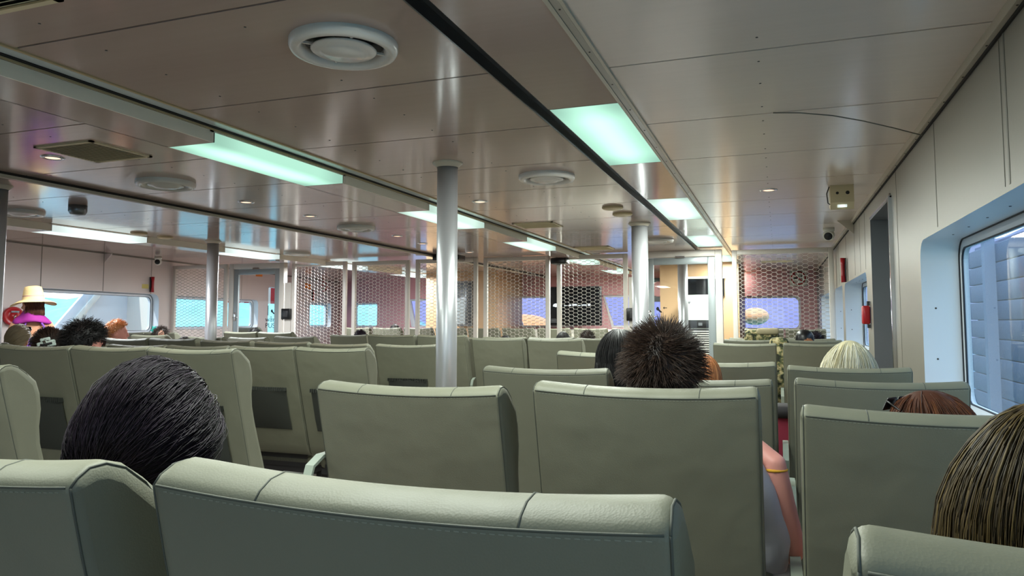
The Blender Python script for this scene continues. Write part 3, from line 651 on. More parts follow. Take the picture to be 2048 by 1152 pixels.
# ------------------------------------------------------------------ passenger seats
SEC = [(0, 0), (.008, .010), (.024, .019), (.046, .022), (.074, .014), (.106, -.008), (.134, -.042), (.151, -.088), (.159, -.145), (.155, -.205), (.161, -.265), (.180, -.335), (.210, -.425), (.250, -.535), (.285, -.640), (.300, -.70),
       (.270, -.725), (.212, -.722), (.190, -.70), (.175, -.65), (.147, -.55), (.118, -.45), (.091, -.35), (.063, -.25), (.037, -.15), (.017, -.075), (.005, -.025), (.001, -.007)]
ZT = 1.125; HW = .265
def sec_normals(S):
    n = len(S); out = []
    for i in range(n):
        a = Vector(S[i-1]); b = Vector(S[(i+1) % n]); d = (b-a).normalized(); out.append(Vector((d.y, -d.x)))  # pointing outward for this winding
    return out
def seat_back():
    n = len(SEC); N = sec_normals(SEC); cen = Vector((.13, -.33))
    if N[7].dot(Vector(SEC[7])-cen) < 0: N = [-q for q in N]
    mb = MB()
    def rr(i): return (.009, .011, .014, .017, .020, .023, .025)[i] if i < 7 else (.026 if i <= 15 else .009)
    def dip(x, z): 
        w = max(0, min(1, (z+.10)/.12)); return -.013*w*max(0, 1-(x/HW)**2)
    def ringpts(x, e, extra=0., push=0.):
        out = []
        for i, (y, z) in enumerate(SEC):
            r = rr(i); ins = extra
            if e < r: ins += r-math.sqrt(max(0, r*r-(r-e)**2))
            p = Vector((y, z))-N[i]*ins
            sx = 1 if x > 0 else -1
            puff = -.006*max(0, 1-(x/HW)**4)*max(0, math.sin(PI*min(1, max(0, (-z)/.7)))) if i >= 19 else 0
            front = .012*(x/HW)**2 if 6 <= i <= 14 else 0      # side bolsters
            out.append(Vector((x+sx*push, p.x+puff+front, ZT+p.y+dip(x, z))))
        return out
    E = [0, .002, .005, .009, .014, .020, .027]
    xs = [(-HW+e, e) for e in E]+[(-HW+.06+k*(2*HW-.12)/14, 1) for k in range(15)]+[(HW-e, e) for e in E[::-1]]
    vs = []
    for x, e in xs: vs += ringpts(x, e)
    fs = []
    for k in range(len(xs)-1):
        for i in range(n): j = (i+1) % n; fs.append((k*n+i, k*n+j, (k+1)*n+j, (k+1)*n+i))
    mb.add(vs, fs, 0, True)
    for x, sgn in ((-HW, -1), (HW, 1)):
        r0 = ringpts(x, 0); r1 = ringpts(x, 0, .004, .0015)
        mb.add(r0+r1, [(i, (i+1) % n, n+(i+1) % n, n+i) for i in range(n)]+[tuple(range(n, 2*n))], 0, True)
    # weld so the shading is continuous
    bm = bmesh.new(); me = bpy.data.meshes.new('tmp'); me.from_pydata(mb.v, [], mb.f); bm.from_mesh(me); bmesh.ops.remove_doubles(bm, verts=bm.verts[:], dist=.0006)
    out = MB(); out.bm(bm, 0, None, True); bpy.data.meshes.remove(me)
    out.sm = [len(f) < 9 for f in out.f]
    # seams
    s = MB()
    def P(x, i, off=.0004):
        y, z = SEC[i]; q = Vector((y, z))+N[i]*off; return (x, q.x, ZT+q.y+dip(x, z))
    def PE(sx, e, i):
        r = rr(i); ins = r-math.sqrt(max(0, r*r-(r-e)**2)) if e < r else 0
        y, z = SEC[i]; q = Vector((y, z))-N[i]*(ins-.0004); x = sx*(HW-e); return (x, q.x, ZT+q.y+dip(x, z))
    xx = [-HW+.008+k*(2*HW-.016)/24 for k in range(25)]
    s.tube([P(x, 0) for x in xx], .0015, 6)
    for sx in (-1, 1):
        x = sx*(HW-.004)
        s.tube([PE(sx, .003, i) for i in (0, 27, 26, 25, 24, 23, 22, 21, 20, 19)], .0014, 6)
        s.tube([PE(sx, .003, 0), PE(sx, .0035, 1)]+[PE(sx, .005, i) for i in (2, 3, 4, 5, 6, 7)], .0014, 6)
        x = sx*.135; s.tube([P(x, i, -.0002) for i in (0, 1, 2, 3, 4, 5)], .0013, 6)
    for k in range(60):
        x = -HW+.02+k*(2*HW-.04)/59
        for off in (26,):
            s.box(x-.0025, x+.0025, .0000, .0010, ZT-.0052+dip(x, 0), ZT-.0042+dip(x, 0), 1)
    return out, s
def make_seat(pocket):
    root = empty('passenger_seat')
    b, s = seat_back(); bo = b.build('backrest', 'leather', root); s.build('seam', ['seamthread', 'stitch'], bo)
    MB().rbox(-.25, .25, .27, .76, .30, .395, .035, seg=3).build('cushion', 'leather', root)
    MB().box(-.235, .235, .28, .70, .265, .305).box(-.2, .2, .27, .33, .305, .40).build('seat_frame', 'darkgrey', root)
    for sx in (-1, 1):
        MB().rbox(sx*.19-.025, sx*.19+.025, .42, .50, .03, .27, .008).rbox(sx*.19-.03, sx*.19+.03, .27, .66, 0, .035, .008).build('leg', 'darkgrey', root)
    for sx in (() if pocket else (-1,)):
        x = sx*(HW+.016); dz = -.32 if pocket else -.2
        pts = [(x, .055, .72), (x, .005, .80), (x, -.015, .87), (x, .005, .915), (x, .05, .935), (x, .14, .935), (x, .30, .915), (x, .42, .885), (x, .475, .85), (x, .48, .78), (x, .47, .42)]
        a = MB(); vs = []; fs = []; n = len(pts)
        for i, p in enumerate(pts):
            t = Vector(pts[min(n-1, i+1)])-Vector(pts[max(0, i-1)]); t.normalize(); nn = Vector((0, -t.z, t.y))*.0045
            for dx, s2 in ((-.013, 1), (.013, 1), (.013, -1), (-.013, -1)): vs.append(Vector(p)+Vector((dx, -dz*.27, max(dz, .34-p[2])))+nn*s2)
        for i in range(n-1):
            for k in range(4): fs.append((i*4+k, i*4+(k+1) % 4, i*4+4+(k+1) % 4, i*4+4+k))
        fs += [(0, 1, 2, 3), (n*4-4, n*4-3, n*4-2, n*4-1)]
        a.add(vs, fs, 0, False).build('armrest', 'armrest', root)
    if pocket:
        k = MB(); vs = []
        for x in [-.17+.34*i/12 for i in range(13)]:
            bul = .018*(1-(x/.17)**2)
            vs += [(x, .066-.012-bul, .855+.006*math.sin(x*90)), (x, .118-.012-bul*1.2, .66), (x, .142-.006, .58)]
        k.add(vs, [(i*3+j, i*3+j+1, i*3+j+4, i*3+j+3) for i in range(12) for j in range(2)], 0, True)
        for i in range(24): x = -.168+.336*i/23; k.box(x-.003, x+.003, .038, .066, .845, .868)
        k.build('pocket', 'pocket', root)
    return root
protoR = make_seat(False); protoL = make_seat(True)
used = set()
def seat(xc, y, zt, label, left=False, hidden=False):
    p = protoL if left else protoR
    if p.name in used: o = copy_tree(p)
    else: used.add(p.name); o = p
    o.location = (xc, y, 0); s = zt/ZT; o.scale = (1, 1, s)
    tag(o, label, 'seat', 'rows of grey-green passenger seats'); return o
SEATS = [
 (-.955, .565, 1.128, 'grey-green seat filling the bottom left corner, its side in shadow'), (-.345, .59, 1.133, 'largest foreground grey-green seat across the bottom centre'), (.31, .56, 1.13, 'grey-green seat at the bottom right, behind the streaked-haired passenger'),
 (-.915, 1.69, 1.118, 'grey-green seat with a metal armrest loop at its left, directly behind the foreground seat'), (-.309, 1.72, 1.131, 'grey-green seat in front of the camera holding the spiky-haired man'), (.307, 1.70, 1.098, 'grey-green seat right of the gap, holding the auburn-haired passenger'),
 (-.898, 2.83, 1.094, 'grey-green seat one row beyond the armrest seat, left of the man'), (-.29, 2.80, 1.070, 'grey-green seat just right of the spiky-haired man, holding the orange-haired child'), (.313, 2.73, 1.083, 'grey-green seat touching the right window reveal, ahead of the auburn head'),
 (-.85, 3.75, 1.122, 'grey-green seat behind the long dark hair, left of it'), (-.28, 3.75, 1.083, 'grey-green seat right of the man, two rows beyond him'), (.30, 3.73, 1.070, 'grey-green seat in which the blonde bob passenger sits'),
 (-.286, 6.74, 1.088, 'grey seat in front of the camouflage backpack'), (.30, 6.74, 1.092, 'grey seat behind the black cap, ahead of the blonde'), (-.27, 7.85, 1.094, 'grey seat carrying the camouflage backpack'), (.32, 7.85, 1.094, 'grey seat in which the black cap wearer sits'),
 (-.27, 8.75, 1.09, 'farthest seat before the right mesh panel, left one'), (.32, 8.75, 1.09, 'farthest seat before the right mesh panel, by the wall'),
 (-1.965, 6.54, 1.117, 'grey seat beside the door aisle, its right edge lit'), (-2.60, 6.70, 1.115, 'grey seat one to the left of the aisle-end seat past the pole'), (-3.17, 6.62, 1.144, 'dark seat just right behind the nearest pole'), (-3.73, 6.61, 1.144, 'green-lit seat left behind the nearest pole, below the mesh'),
 (-2.40, 7.85, 1.10, 'seat of the dark rounded head before the screen'), (-1.85, 7.85, 1.095, 'seat of the curly dark head left of the second pole'), (-2.96, 7.85, 1.10, 'seat of the barely visible black head right of the nearest pole'), (-3.6, 7.85, 1.09, 'seat hidden behind the green-lit seat near the pole'),
]
for a in SEATS: seat(*a)
D2 = [o for o in COL.objects if o.get('label', '').startswith('grey-green seat with a metal armrest loop')][0]
for ch in D2.children:
    if ch.name.startswith('armrest'): ch.location = (0, -.054, .2)
LSEATS = [
 (-2.755, 1.75, 1.130, 'grey-green seat cut by the left edge, showing its pale rounded side'),
 (-2.735, 2.85, 1.147, 'green-grey aisle seat with a pale rounded side, behind the ponytail'), (-3.265, 2.85, 1.152, 'green-grey seat of the dark curly-haired man'), (-3.81, 2.85, 1.150, 'green-grey seat at the left edge behind the hair clip'), (-4.36, 2.85, 1.15, 'seat beyond the left edge of the curly man row'),
 (-2.71, 4.02, 1.112, 'green-grey aisle seat with a pale side, left of the nearest pole'), (-3.25, 4.02, 1.114, 'green-grey seat with a black rear pocket, left of the pole-side aisle seat'), (-3.80, 4.02, 1.112, 'third seat from the aisle in the pocketed row'), (-4.35, 4.02, 1.112, 'fourth seat from the aisle in the pocketed row'), (-4.90, 4.02, 1.112, 'fifth seat from the aisle in the pocketed row'),
 (-5.98, 4.02, 1.112, 'seat of the ash blonde person at the left edge'), (-2.75, 5.1, 1.100, 'green-lit seat partly covered by the nearest pole'), (-3.36, 5.1, 1.100, 'green-lit seat one left of the pole-covered seat'), (-3.92, 5.1, 1.110, 'low green seat top behind the pocketed row'), (-4.50, 5.1, 1.118, 'seat with a brownish top far left behind the pocketed row'), (-5.09, 5.1, 1.130, 'seat near the half hidden bent head on the left'), (-5.65, 5.1, 1.125, 'seat left of the bent head row'), (-6.42, 5.22, 1.122, 'dark seat below the ginger boy'),
 (-5.09, 6.85, 1.112, 'dark seat with a lit side left of the brown round head'), (-5.84, 6.97, 1.093, 'dark seat top left of the second far aisle'), (-6.45, 6.97, 1.095, 'dark seat in front of the far left pole'), (-7.05, 6.7, 1.12, 'seat in front of the flower clip child'), (-7.65, 6.5, 1.12, 'seat top behind the curly man at the far left'),
 (-5.09, 7.95, 1.112, 'seat of the brown round head before the mesh'), (-6.21, 7.95, 1.14, 'grey seat before the left door, right one'), (-6.77, 7.95, 1.14, 'grey seat before the left door, left one'), (-7.9, 7.7, 1.13, 'pale seat by the ginger boy, right one'), (-8.45, 7.7, 1.13, 'pale seat by the ginger boy, left one'),
]
for a in LSEATS: seat(*a, left=True)
for k, (x, w) in enumerate([(-9.3, 'at the left wall'), (-6.95, 'right of the left door'), (-6.35, 'second right of the left door'), (-5.75, 'third right of the left door'), (-5.15, 'fourth right of the left door'), (-4.55, 'behind the pole-side panel, left'), (-3.95, 'behind the pole-side panel, right'), (-3.35, 'left below the screen'), (-2.75, 'middle below the screen'), (-2.15, 'right below the screen'), (-.2, 'behind the right panel, left'), (.36, 'behind the right panel, by the wall')]):
    seat(x, 11.1, 1.17, 'dark seat beyond the mesh partition, '+w)

# ------------------------------------------------------------------ outside
def hill(name, c, rx, ry, h, m, label, seed):
    mb = MB(); nx, ny = 60, 24; vs = []
    for i in range(nx+1):
        for j in range(ny+1):
            u, v = i/nx*2-1, j/ny*2-1
            z = max(0, (1-u*u)**.8*(1-v*v)**.8)*h*(.75+.5*noise.fractal(Vector((u*3+seed, v*3, 0)), 1., 2., 4)+.12*noise.noise(Vector((u*25, v*25, seed))))
            vs.append((c[0]+u*rx, c[1]+v*ry, c[2]+z))
    fs = [(i*(ny+1)+j, (i+1)*(ny+1)+j, (i+1)*(ny+1)+j+1, i*(ny+1)+j+1) for i in range(nx) for j in range(ny)]
    o = mb.add(vs, fs, 0, True).build(name, m); tag(o, label, 'hill', kind='structure'); return o
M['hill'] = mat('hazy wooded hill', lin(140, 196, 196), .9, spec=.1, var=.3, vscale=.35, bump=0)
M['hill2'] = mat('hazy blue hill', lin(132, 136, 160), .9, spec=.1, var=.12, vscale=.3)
M['sea'] = mat('sea water', lin(70, 150, 160), .15, spec=.5, bump=.3, bscale=1.5)
hill('hill_port', (-150, 168, -6), 60, 66, 24, 'hill', 'teal wooded hill outside the left windows', 3)
hill('hill_bow', (10, 330, -6), 260, 60, 40, 'hill2', 'hazy blue hill beyond the bow windows', 9)
hill('hill_starboard', (170, 60, -6), 60, 160, 46, 'hill2', 'dark blue hill outside the right window', 5)
o = MB().box(-500, 500, -200, 600, -6.2, -6).build('sea', 'sea'); o['kind'] = 'structure'
t = empty('hull_brace', (0, 0, 0)); tag(t, 'white diagonal ship braces outside the left window', 'ship brace')
def beam(a, b, w, d, m, par, nm):
    a, b = Vector(a), Vector(b); z = (b-a); L = z.length; q = z.to_track_quat('Z', 'Y').to_matrix().to_4x4()
    return MB().rbox(-w/2, w/2, -d/2, d/2, 0, L, .01, T=Matrix.Translation(a) @ q).build(nm, m, par)
beam((-10.6, 7.77, .42), (-10.6, 9.6, 2.44), .20, .10, 'white', t, 'diagonal_brace')
beam((-10.55, 7.62, .42), (-10.55, 9.55, 2.55), .05, .16, 'jamb', t, 'edge_rail')
MB().box(-11.35, -9.98, 9.66, 9.74, -.3, 3.4).build('bulkhead_plate', 'white', t)
MB().tube([(-11.35, 9.5, -.2), (-11.3, 9.5, 1.3), (-10.9, 9.5, 1.9), (-10.4, 9.5, 2.3)], .10, 12).build('stanchion', 'white', t)
MB().prism([(9.66, .4), (9.66, 2.45), (9.05, 1.72), (8.45, 1.0), (8.1, .4)], -10.68, -10.64, 'x').build('gusset_plate', 'jamb', t)
t = empty('quay_wall', (0, 0, 0)); tag(t, 'blue-grey slatted quay wall with posts outside the right window', 'quay wall')
M['quay'] = mat('blue grey quay cladding', lin(86, 104, 130), .6, var=.12, vscale=3)
M['quay2'] = mat('quay post', lin(118, 134, 156), .6)
mb = MB()
for k in range(13): mb.rbox(3.0, 3.1, 2.0, 14, -1.2+.28*k, -.93+.28*k, .012)
mb.build('cladding', 'quay', t); MB().box(3.1, 3.2, 2.0, 14, -6, 2.5).build('backing', 'hill2', t)
for yy in (7.0, 9.6, 12.4): MB().box(2.86, 3.0, yy, yy+.16, -6, 2.6).build('post', 'quay2', t)
t = tag(MB().ell((0, 0, 0), (1.1, .9, .75), 24, 14).build('orange_fender', mat('orange fender rubber', lin(255, 180, 100), .5), None, (-6.9, 20.0, .75)), 'large orange fender outside the bow window', 'fender')
t = tag(MB().ell((0, 0, 0), (.34, .4, .22), 24, 14).build('orange_fender', mat('orange fender cover', lin(255, 196, 120), .5), None, (-.55, 19.5, 1.42)), 'pale orange fender seen through the right mesh panel', 'fender')


# ------------------------------------------------------------------ people
M['skin'] = mat('skin', lin(206, 156, 132), .5, spec=.4, var=.05, vscale=10)
M['skin2'] = mat('tanned skin', lin(196, 142, 108), .5, spec=.4, var=.05, vscale=10)
M['skin3'] = mat('flushed skin', lin(216, 150, 138), .5, spec=.4, var=.06, vscale=10)
HAIR = {
 'dark': island_mat('dark hair with purple sheen', [lin(15, 11, 15), lin(26, 20, 27), lin(42, 33, 44), lin(19, 14, 18)], .42, .18),  # purplish sheen is mixed into the strand colours
 'black': island_mat('black hair', [lin(12, 11, 12), lin(26, 23, 24), lin(18, 16, 17)], .5, .35),
 'brown': island_mat('brown hair', [lin(34, 24, 20), lin(54, 38, 30), lin(40, 30, 25), lin(70, 52, 40)], .5, .35),
 'streak': island_mat('streaked brown and blonde hair', [lin(40, 32, 22), lin(56, 46, 30), lin(86, 70, 40), lin(48, 39, 26), lin(110, 92, 54), lin(52, 43, 28)], .5, .3),
 'auburn': island_mat('auburn hair', [lin(60, 32, 22), lin(88, 50, 32), lin(72, 40, 27), lin(124, 76, 46)], .5, .35),
 'ginger': island_mat('ginger hair', [lin(170, 104, 60), lin(196, 128, 78), lin(214, 150, 100)], .4, .5),
 'blonde': island_mat('platinum blonde hair', [lin(200, 194, 170), lin(232, 229, 212), lin(190, 178, 132), lin(240, 238, 228)], .5, .35),
 'ash': island_mat('ash blonde hair', [lin(130, 114, 90), lin(164, 148, 122), lin(148, 128, 100)], .38, .5),
}
M['straw'] = mat('woven straw', lin(232, 208, 150), .7, var=.16, vscale=14, stretch=(1, 1, 9), bump=.6, bscale=40)
def cloth(name, col): 
    if name not in M: M[name] = mat(name, col, .8, var=.08, vscale=9, bump=.25, bscale=25)
    return name
HC = Vector((0, -.006, .018)); HR = Vector((.078, .098, .106))
def scalp(d, lift=0.): return HC+Vector((d.x*(HR.x+lift), d.y*(HR.y+lift), d.z*(HR.z+lift)))
def head_parts():
    mb = MB(); n, m = 36, 28; vs = []; fs = []
    for i in range(m+1):
        a = PI*i/m
        for k in range(n):
            b = 2*PI*k/n; d = Vector((math.sin(a)*math.cos(b), math.sin(a)*math.sin(b), math.cos(a)))
            s = max(0, -d.z)
            if d.z >= 0: p = HC+Vector((d.x*.074, d.y*.094, d.z*.102))
            else:
                y = d.y*.094*(1-(.42*s if d.y < 0 else .05*s)); x = d.x*.074*(1-.22*s-.10*s*s)
                p = HC+Vector((x, y+(.022*s), d.z*.128))
            for ex in (-.031, .031):   # eye sockets
                q = ((p.x-ex)/.017)**2+((p.z-.004)/.013)**2
                if d.y > .3 and q < 4: p.y -= .007*math.exp(-q)
            vs.append(p)
    for i in range(m):
        for k in range(n): k2 = (k+1) % n; fs.append((i*n+k, (i+1)*n+k, (i+1)*n+k2, i*n+k2))
    mb.add(vs, fs)
    mb.ell((0, .098, -.030), (.013, .020, .016), 12, 8); mb.tube([(0, .088, .012), (0, .098, -.01), (0, .106, -.03)], [.007, .009, .011], 8)
    mb.ell((0, .092, -.066), (.022, .010, .0055), 12, 8); mb.ell((0, .089, -.078), (.019, .010, .006), 12, 8); mb.ell((0, .080, -.106), (.024, .017, .016), 12, 8)
    for s in (-1, 1):
        mb.ell((s*.078, -.008, -.012), (.008, .019, .031), 12, 10, T=Matrix.Rotation(-.25, 4, 'X') @ Matrix.Rotation(s*.35, 4, 'Z'))
        mb.ell((s*.031, .081, .004), (.012, .010, .010), 10, 8)
        mb.tube([(s*.015, .093, .022), (s*.033, .092, .026), (s*.052, .080, .02)], [.005, .006, .004], 6)
    return mb
def skin_graph(joints, edges, sub=2):
    me = bpy.data.meshes.new('g'); names = list(joints)
    me.from_pydata([joints[k][0] for k in names], [(names.index(a), names.index(b)) for a, b in edges], [])
    o = bpy.data.objects.new('g', me); COL.objects.link(o)
    o.modifiers.new('s', 'SKIN'); 
    for i, k in enumerate(names):
        r = joints[k][1]; r = r if isinstance(r, tuple) else (r, r); me.skin_vertices[0].data[i].radius = r
    me.skin_vertices[0].data[0].use_root = True
    md = o.modifiers.new('u', 'SUBSURF'); md.levels = sub; md.render_levels = sub
    dg = bpy.context.evaluated_depsgraph_get(); e = o.evaluated_get(dg); m2 = bpy.data.meshes.new_from_object(e)
    bpy.data.objects.remove(o); bpy.data.meshes.remove(me)
    v = [x.co.copy() for x in m2.vertices]; f = [tuple(p.vertices) for p in m2.polygons]; bpy.data.meshes.remove(m2); return v, f
def remesh(mb, vox, smooth=2, wr=0., keep=False):
    me = bpy.data.meshes.new('r'); me.from_pydata(mb.v, [], mb.f)
    bm = bmesh.new(); bm.from_mesh(me); bmesh.ops.recalc_face_normals(bm, faces=bm.faces[:]); bm.to_mesh(me); bm.free()
    o = bpy.data.objects.new('r', me); COL.objects.link(o)
    md = o.modifiers.new('r', 'REMESH'); md.mode = 'VOXEL'; md.voxel_size = vox; md.use_smooth_shade = True
    sm = o.modifiers.new('s', 'SMOOTH'); sm.iterations = smooth*3; sm.factor = .5
    dg = bpy.context.evaluated_depsgraph_get(); m2 = bpy.data.meshes.new_from_object(o.evaluated_get(dg))
    bpy.data.objects.remove(o); bpy.data.meshes.remove(me)
    if keep:     # one continuous surface: drop stray islands
        bm = bmesh.new(); bm.from_mesh(m2); seen = set(); best = []
        for v in bm.verts:
            if v in seen: continue
            st = [v]; isl = []; seen.add(v)
            while st:
                a = st.pop(); isl.append(a)
                for e in a.link_edges:
                    b = e.other_vert(a)
                    if b not in seen: seen.add(b); st.append(b)
            if len(isl) > len(best): best = isl
        bs = set(best); bmesh.ops.delete(bm, geom=[v for v in bm.verts if v not in bs], context='VERTS'); bm.to_mesh(m2); bm.free()
    if wr:
        for v in m2.vertices: v.co += Vector((noise.noise(v.co*9), noise.noise(v.co*9+Vector((5, 0, 0))), noise.noise(v.co*9+Vector((0, 7, 0)))))*wr
    for p in m2.polygons: p.use_smooth = True
    return m2
HEAD0 = Vector((0, -.09, 1.172))
def mir(p, s): return (p[0]*s, p[1], p[2])
def body_joints(kind, arm=None):
    J = {}; E = []
    if kind == 'seated':
        J['pel'] = ((0, 0, .57), (.15, .115)); J['bel'] = ((0, -.05, .74), (.135, .10)); J['che'] = ((0, -.115, .93), (.145, .10)); J['nb'] = ((0, -.125, 1.045), (.075, .06)); J['nk'] = ((0, -.105, 1.09), .052); J['hd'] = ((0, -.095, 1.15), .05)
        L = dict(hip=((.095, .03, .555), .088), kn=((.12, .42, .54), .060), an=((.12, .45, .11), .040), to=((.13, .60, .05), .034))
        A = dict(sh=((.165, -.12, .995), .058), el=((.205, .02, .77), .038), wr=((.15, .24, .67), .027), pa=((.13, .30, .66), (.034, .017)))
    else:
        J['pel'] = ((0, 0, .88), (.155, .11)); J['bel'] = ((0, .0, 1.02), (.125, .095)); J['che'] = ((0, -.005, 1.20), (.14, .10)); J['nb'] = ((0, -.02, 1.325), (.07, .055)); J['nk'] = ((0, -.01, 1.375), .048); J['hd'] = ((0, .0, 1.44), .05)
        L = dict(hip=((.09, .0, .84), .088), kn=((.10, .01, .46), .058), an=((.10, -.01, .10), .040), to=((.11, .13, .04), .034))
        A = dict(sh=((.16, -.015, 1.285), .055), el=((.225, -.01, 1.04), .038), wr=((.17, .20, 1.0), .026), pa=((.15, .26, 1.0), (.034, .017)))
    E += [('pel', 'bel'), ('bel', 'che'), ('che', 'nb'), ('nb', 'nk'), ('nk', 'hd')]
    for s, t in ((1, 'R'), (-1, 'L')):
        aa = dict(A)
        if arm and t in arm: aa.update(arm[t])
        for k, (p, r) in list(L.items())+list(aa.items()): J[k+t] = (mir(p, s) if not (arm and t in arm and k in arm[t]) else p, r)
        E += [('pel', 'hip'+t), ('hip'+t, 'kn'+t), ('kn'+t, 'an'+t), ('an'+t, 'to'+t), ('che', 'sh'+t), ('sh'+t, 'el'+t), ('el'+t, 'wr'+t), ('wr'+t, 'pa'+t)]
    return J, E
def fingers(mb, J, s, t):
    w = Vector(J['wr'+t][0]); p = Vector(J['pa'+t][0]); d = (p-w).normalized(); up = Vector((0, 0, 1)); side = d.cross(up)
    if side.length < .2: side = Vector((1, 0, 0))
    side.normalize(); nrm = side.cross(d).normalized()
    for k, (o, L) in enumerate(((-.030, .062), (-.010, .074), (.010, .078), (.029, .068))):
        a = p+d*.03+side*o; q = [a, a+d*L*.4-nrm*.008, a+d*L*.72-nrm*.026, a+d*L*.82-nrm*.048]
        mb.tube(q, [.0092, .0088, .008, .0065], 8)
    sd = -side*s if side.x > 0 else side*s
    a = p-d*.015+sd*.03; mb.tube([a, a+sd*.018+d*.02, a+sd*.022+d*.048-nrm*.01, a+sd*.012+d*.066-nrm*.02], [.011, .010, .009, .007], 8)
BODY = {}
def body_mesh(key, kind, arm, headrot, vox=.0085):
    k = (key, kind)
    if key and k in BODY: return BODY[k]
    J, E = body_joints(kind, arm); mb = MB(); v, f = skin_graph(J, E); mb.add(v, f)
    for t in (arm or {}):
        mb.tube([J[q+t][0] for q in ('sh', 'el')], [.052, .043], 12); mb.tube([J[q+t][0] for q in ('el', 'wr', 'pa')], [.044, .030, .026], 12); mb.ell(J['el'+t][0], (.045, .045, .045), 12, 8)
    for s, t in ((1, 'R'), (-1, 'L')): fingers(mb, J, s, t); mb.ell(J['pa'+t][0], (.030, .034, .024), 12, 8)
    h0 = HEAD0 if kind == 'seated' else Vector((0, .01, 1.475))
    hp = head_parts(); T = Matrix.Translation(h0) @ headrot; mb.add([T @ Vector(p) for p in hp.v], hp.f)
    me = remesh(mb, vox, 1, keep=True); BODY[k] = me; return me
def garment(key, kind, arm, what):
    k = (key, kind, what)
    if key and k in BODY: return BODY[k]
    J, E = body_joints(kind, arm); mb = MB()
    if what == 'shirt':
        K = {}
        for n in ('bel', 'pel', 'che'): p, r = J[n]; K[n] = (p, tuple(q+.016 for q in r))
        p = Vector(J['nb'][0]); K['nb'] = (tuple(p-Vector((0, 0, .03))), (.085, .07))
        ed = [('bel', 'pel'), ('bel', 'che'), ('che', 'nb')]
        for t in 'RL':
            p, r = J['sh'+t]; K['sh'+t] = (p, r+.015); e = Vector(J['el'+t][0]); loose = bool(arm and t in arm); K['el'+t] = (tuple(Vector(p).lerp(e, .95 if loose else .62)+(Vector((-.045, .0, -.02)) if loose else Vector())), .072 if loose else .060); ed += [('che', 'sh'+t), ('sh'+t, 'el'+t)]
        v, f = skin_graph(K, ed)
    else:
        K = {'pel': (J['pel'][0], tuple(q+.014 for q in J['pel'][1]))}; ed = []
        for t in 'RL':
            for n, x in (('hip', .014), ('kn', .016), ('an', .022)): p, r = J[n+t]; K[n+t] = (p, r+x)
            ed += [('pel', 'hip'+t), ('hip'+t, 'kn'+t), ('kn'+t, 'an'+t)]
        v, f = skin_graph(K, ed)
    mb.add(v, f)
    if what == 'shirt':
        for t in (arm or {}):
            a, e = Vector(J['sh'+t][0]), Vector(J['el'+t][0]); mb.tube([a, a.lerp(e, .5)+Vector((-.01, 0, 0)), e+Vector((-.045, -.01, .02)), e+Vector((-.06, -.02, -.06))], [.068, .066, .064, .056], 14)
    me = remesh(mb, .013, 2, .004); BODY[k] = me; return me
def hdir(a, b):
    d = a.lerp(b, .5); return d.normalized()
def slerp(a, b, t):
    w = math.acos(max(-1, min(1, a.dot(b))))
    if w < 1e-3: return a.copy()
    return (a*math.sin((1-t)*w)+b*math.sin(t*w))/math.sin(w)
def strand_tube(mb, pts, r):
    n = len(pts); vs = []
    prev = None
    for i, p in enumerate(pts):
        t = pts[min(i+1, n-1)]-pts[max(i-1, 0)]
        if t.length < 1e-9: t = Vector((0, 0, -1))
        t.normalize()
        x = (prev-t*prev.dot(t)) if prev is not None else t.orthogonal()
        if x.length < 1e-6: x = t.orthogonal()
        x.normalize(); prev = x; y = t.cross(x); q = r*(1-.75*(i/(n-1))**2)
        for k in range(3): a = 2*PI*k/3; vs.append(p+x*math.cos(a)*q+y*math.sin(a)*q)
    fs = [(i*3+k, i*3+(k+1) % 3, i*3+3+(k+1) % 3, i*3+3+k) for i in range(n-1) for k in range(3)]
    mb.add(vs, fs, 0, True)
def hair_region(d, style):
    front = .30+.42*max(0, d.y)          # hairline height rises to the front
    if d.y > 0: return d.z > .62*d.y-.18*abs(d.x)+.02
    if style == 'pulled' and d.x > .70 and d.z < .02 and d.y > -.42: return False
    if style in ('short', 'curly', 'spiky'): return d.z > -.60-.1*d.y*0 if d.y < -.3 else d.z > -.25
    return d.z > -.75
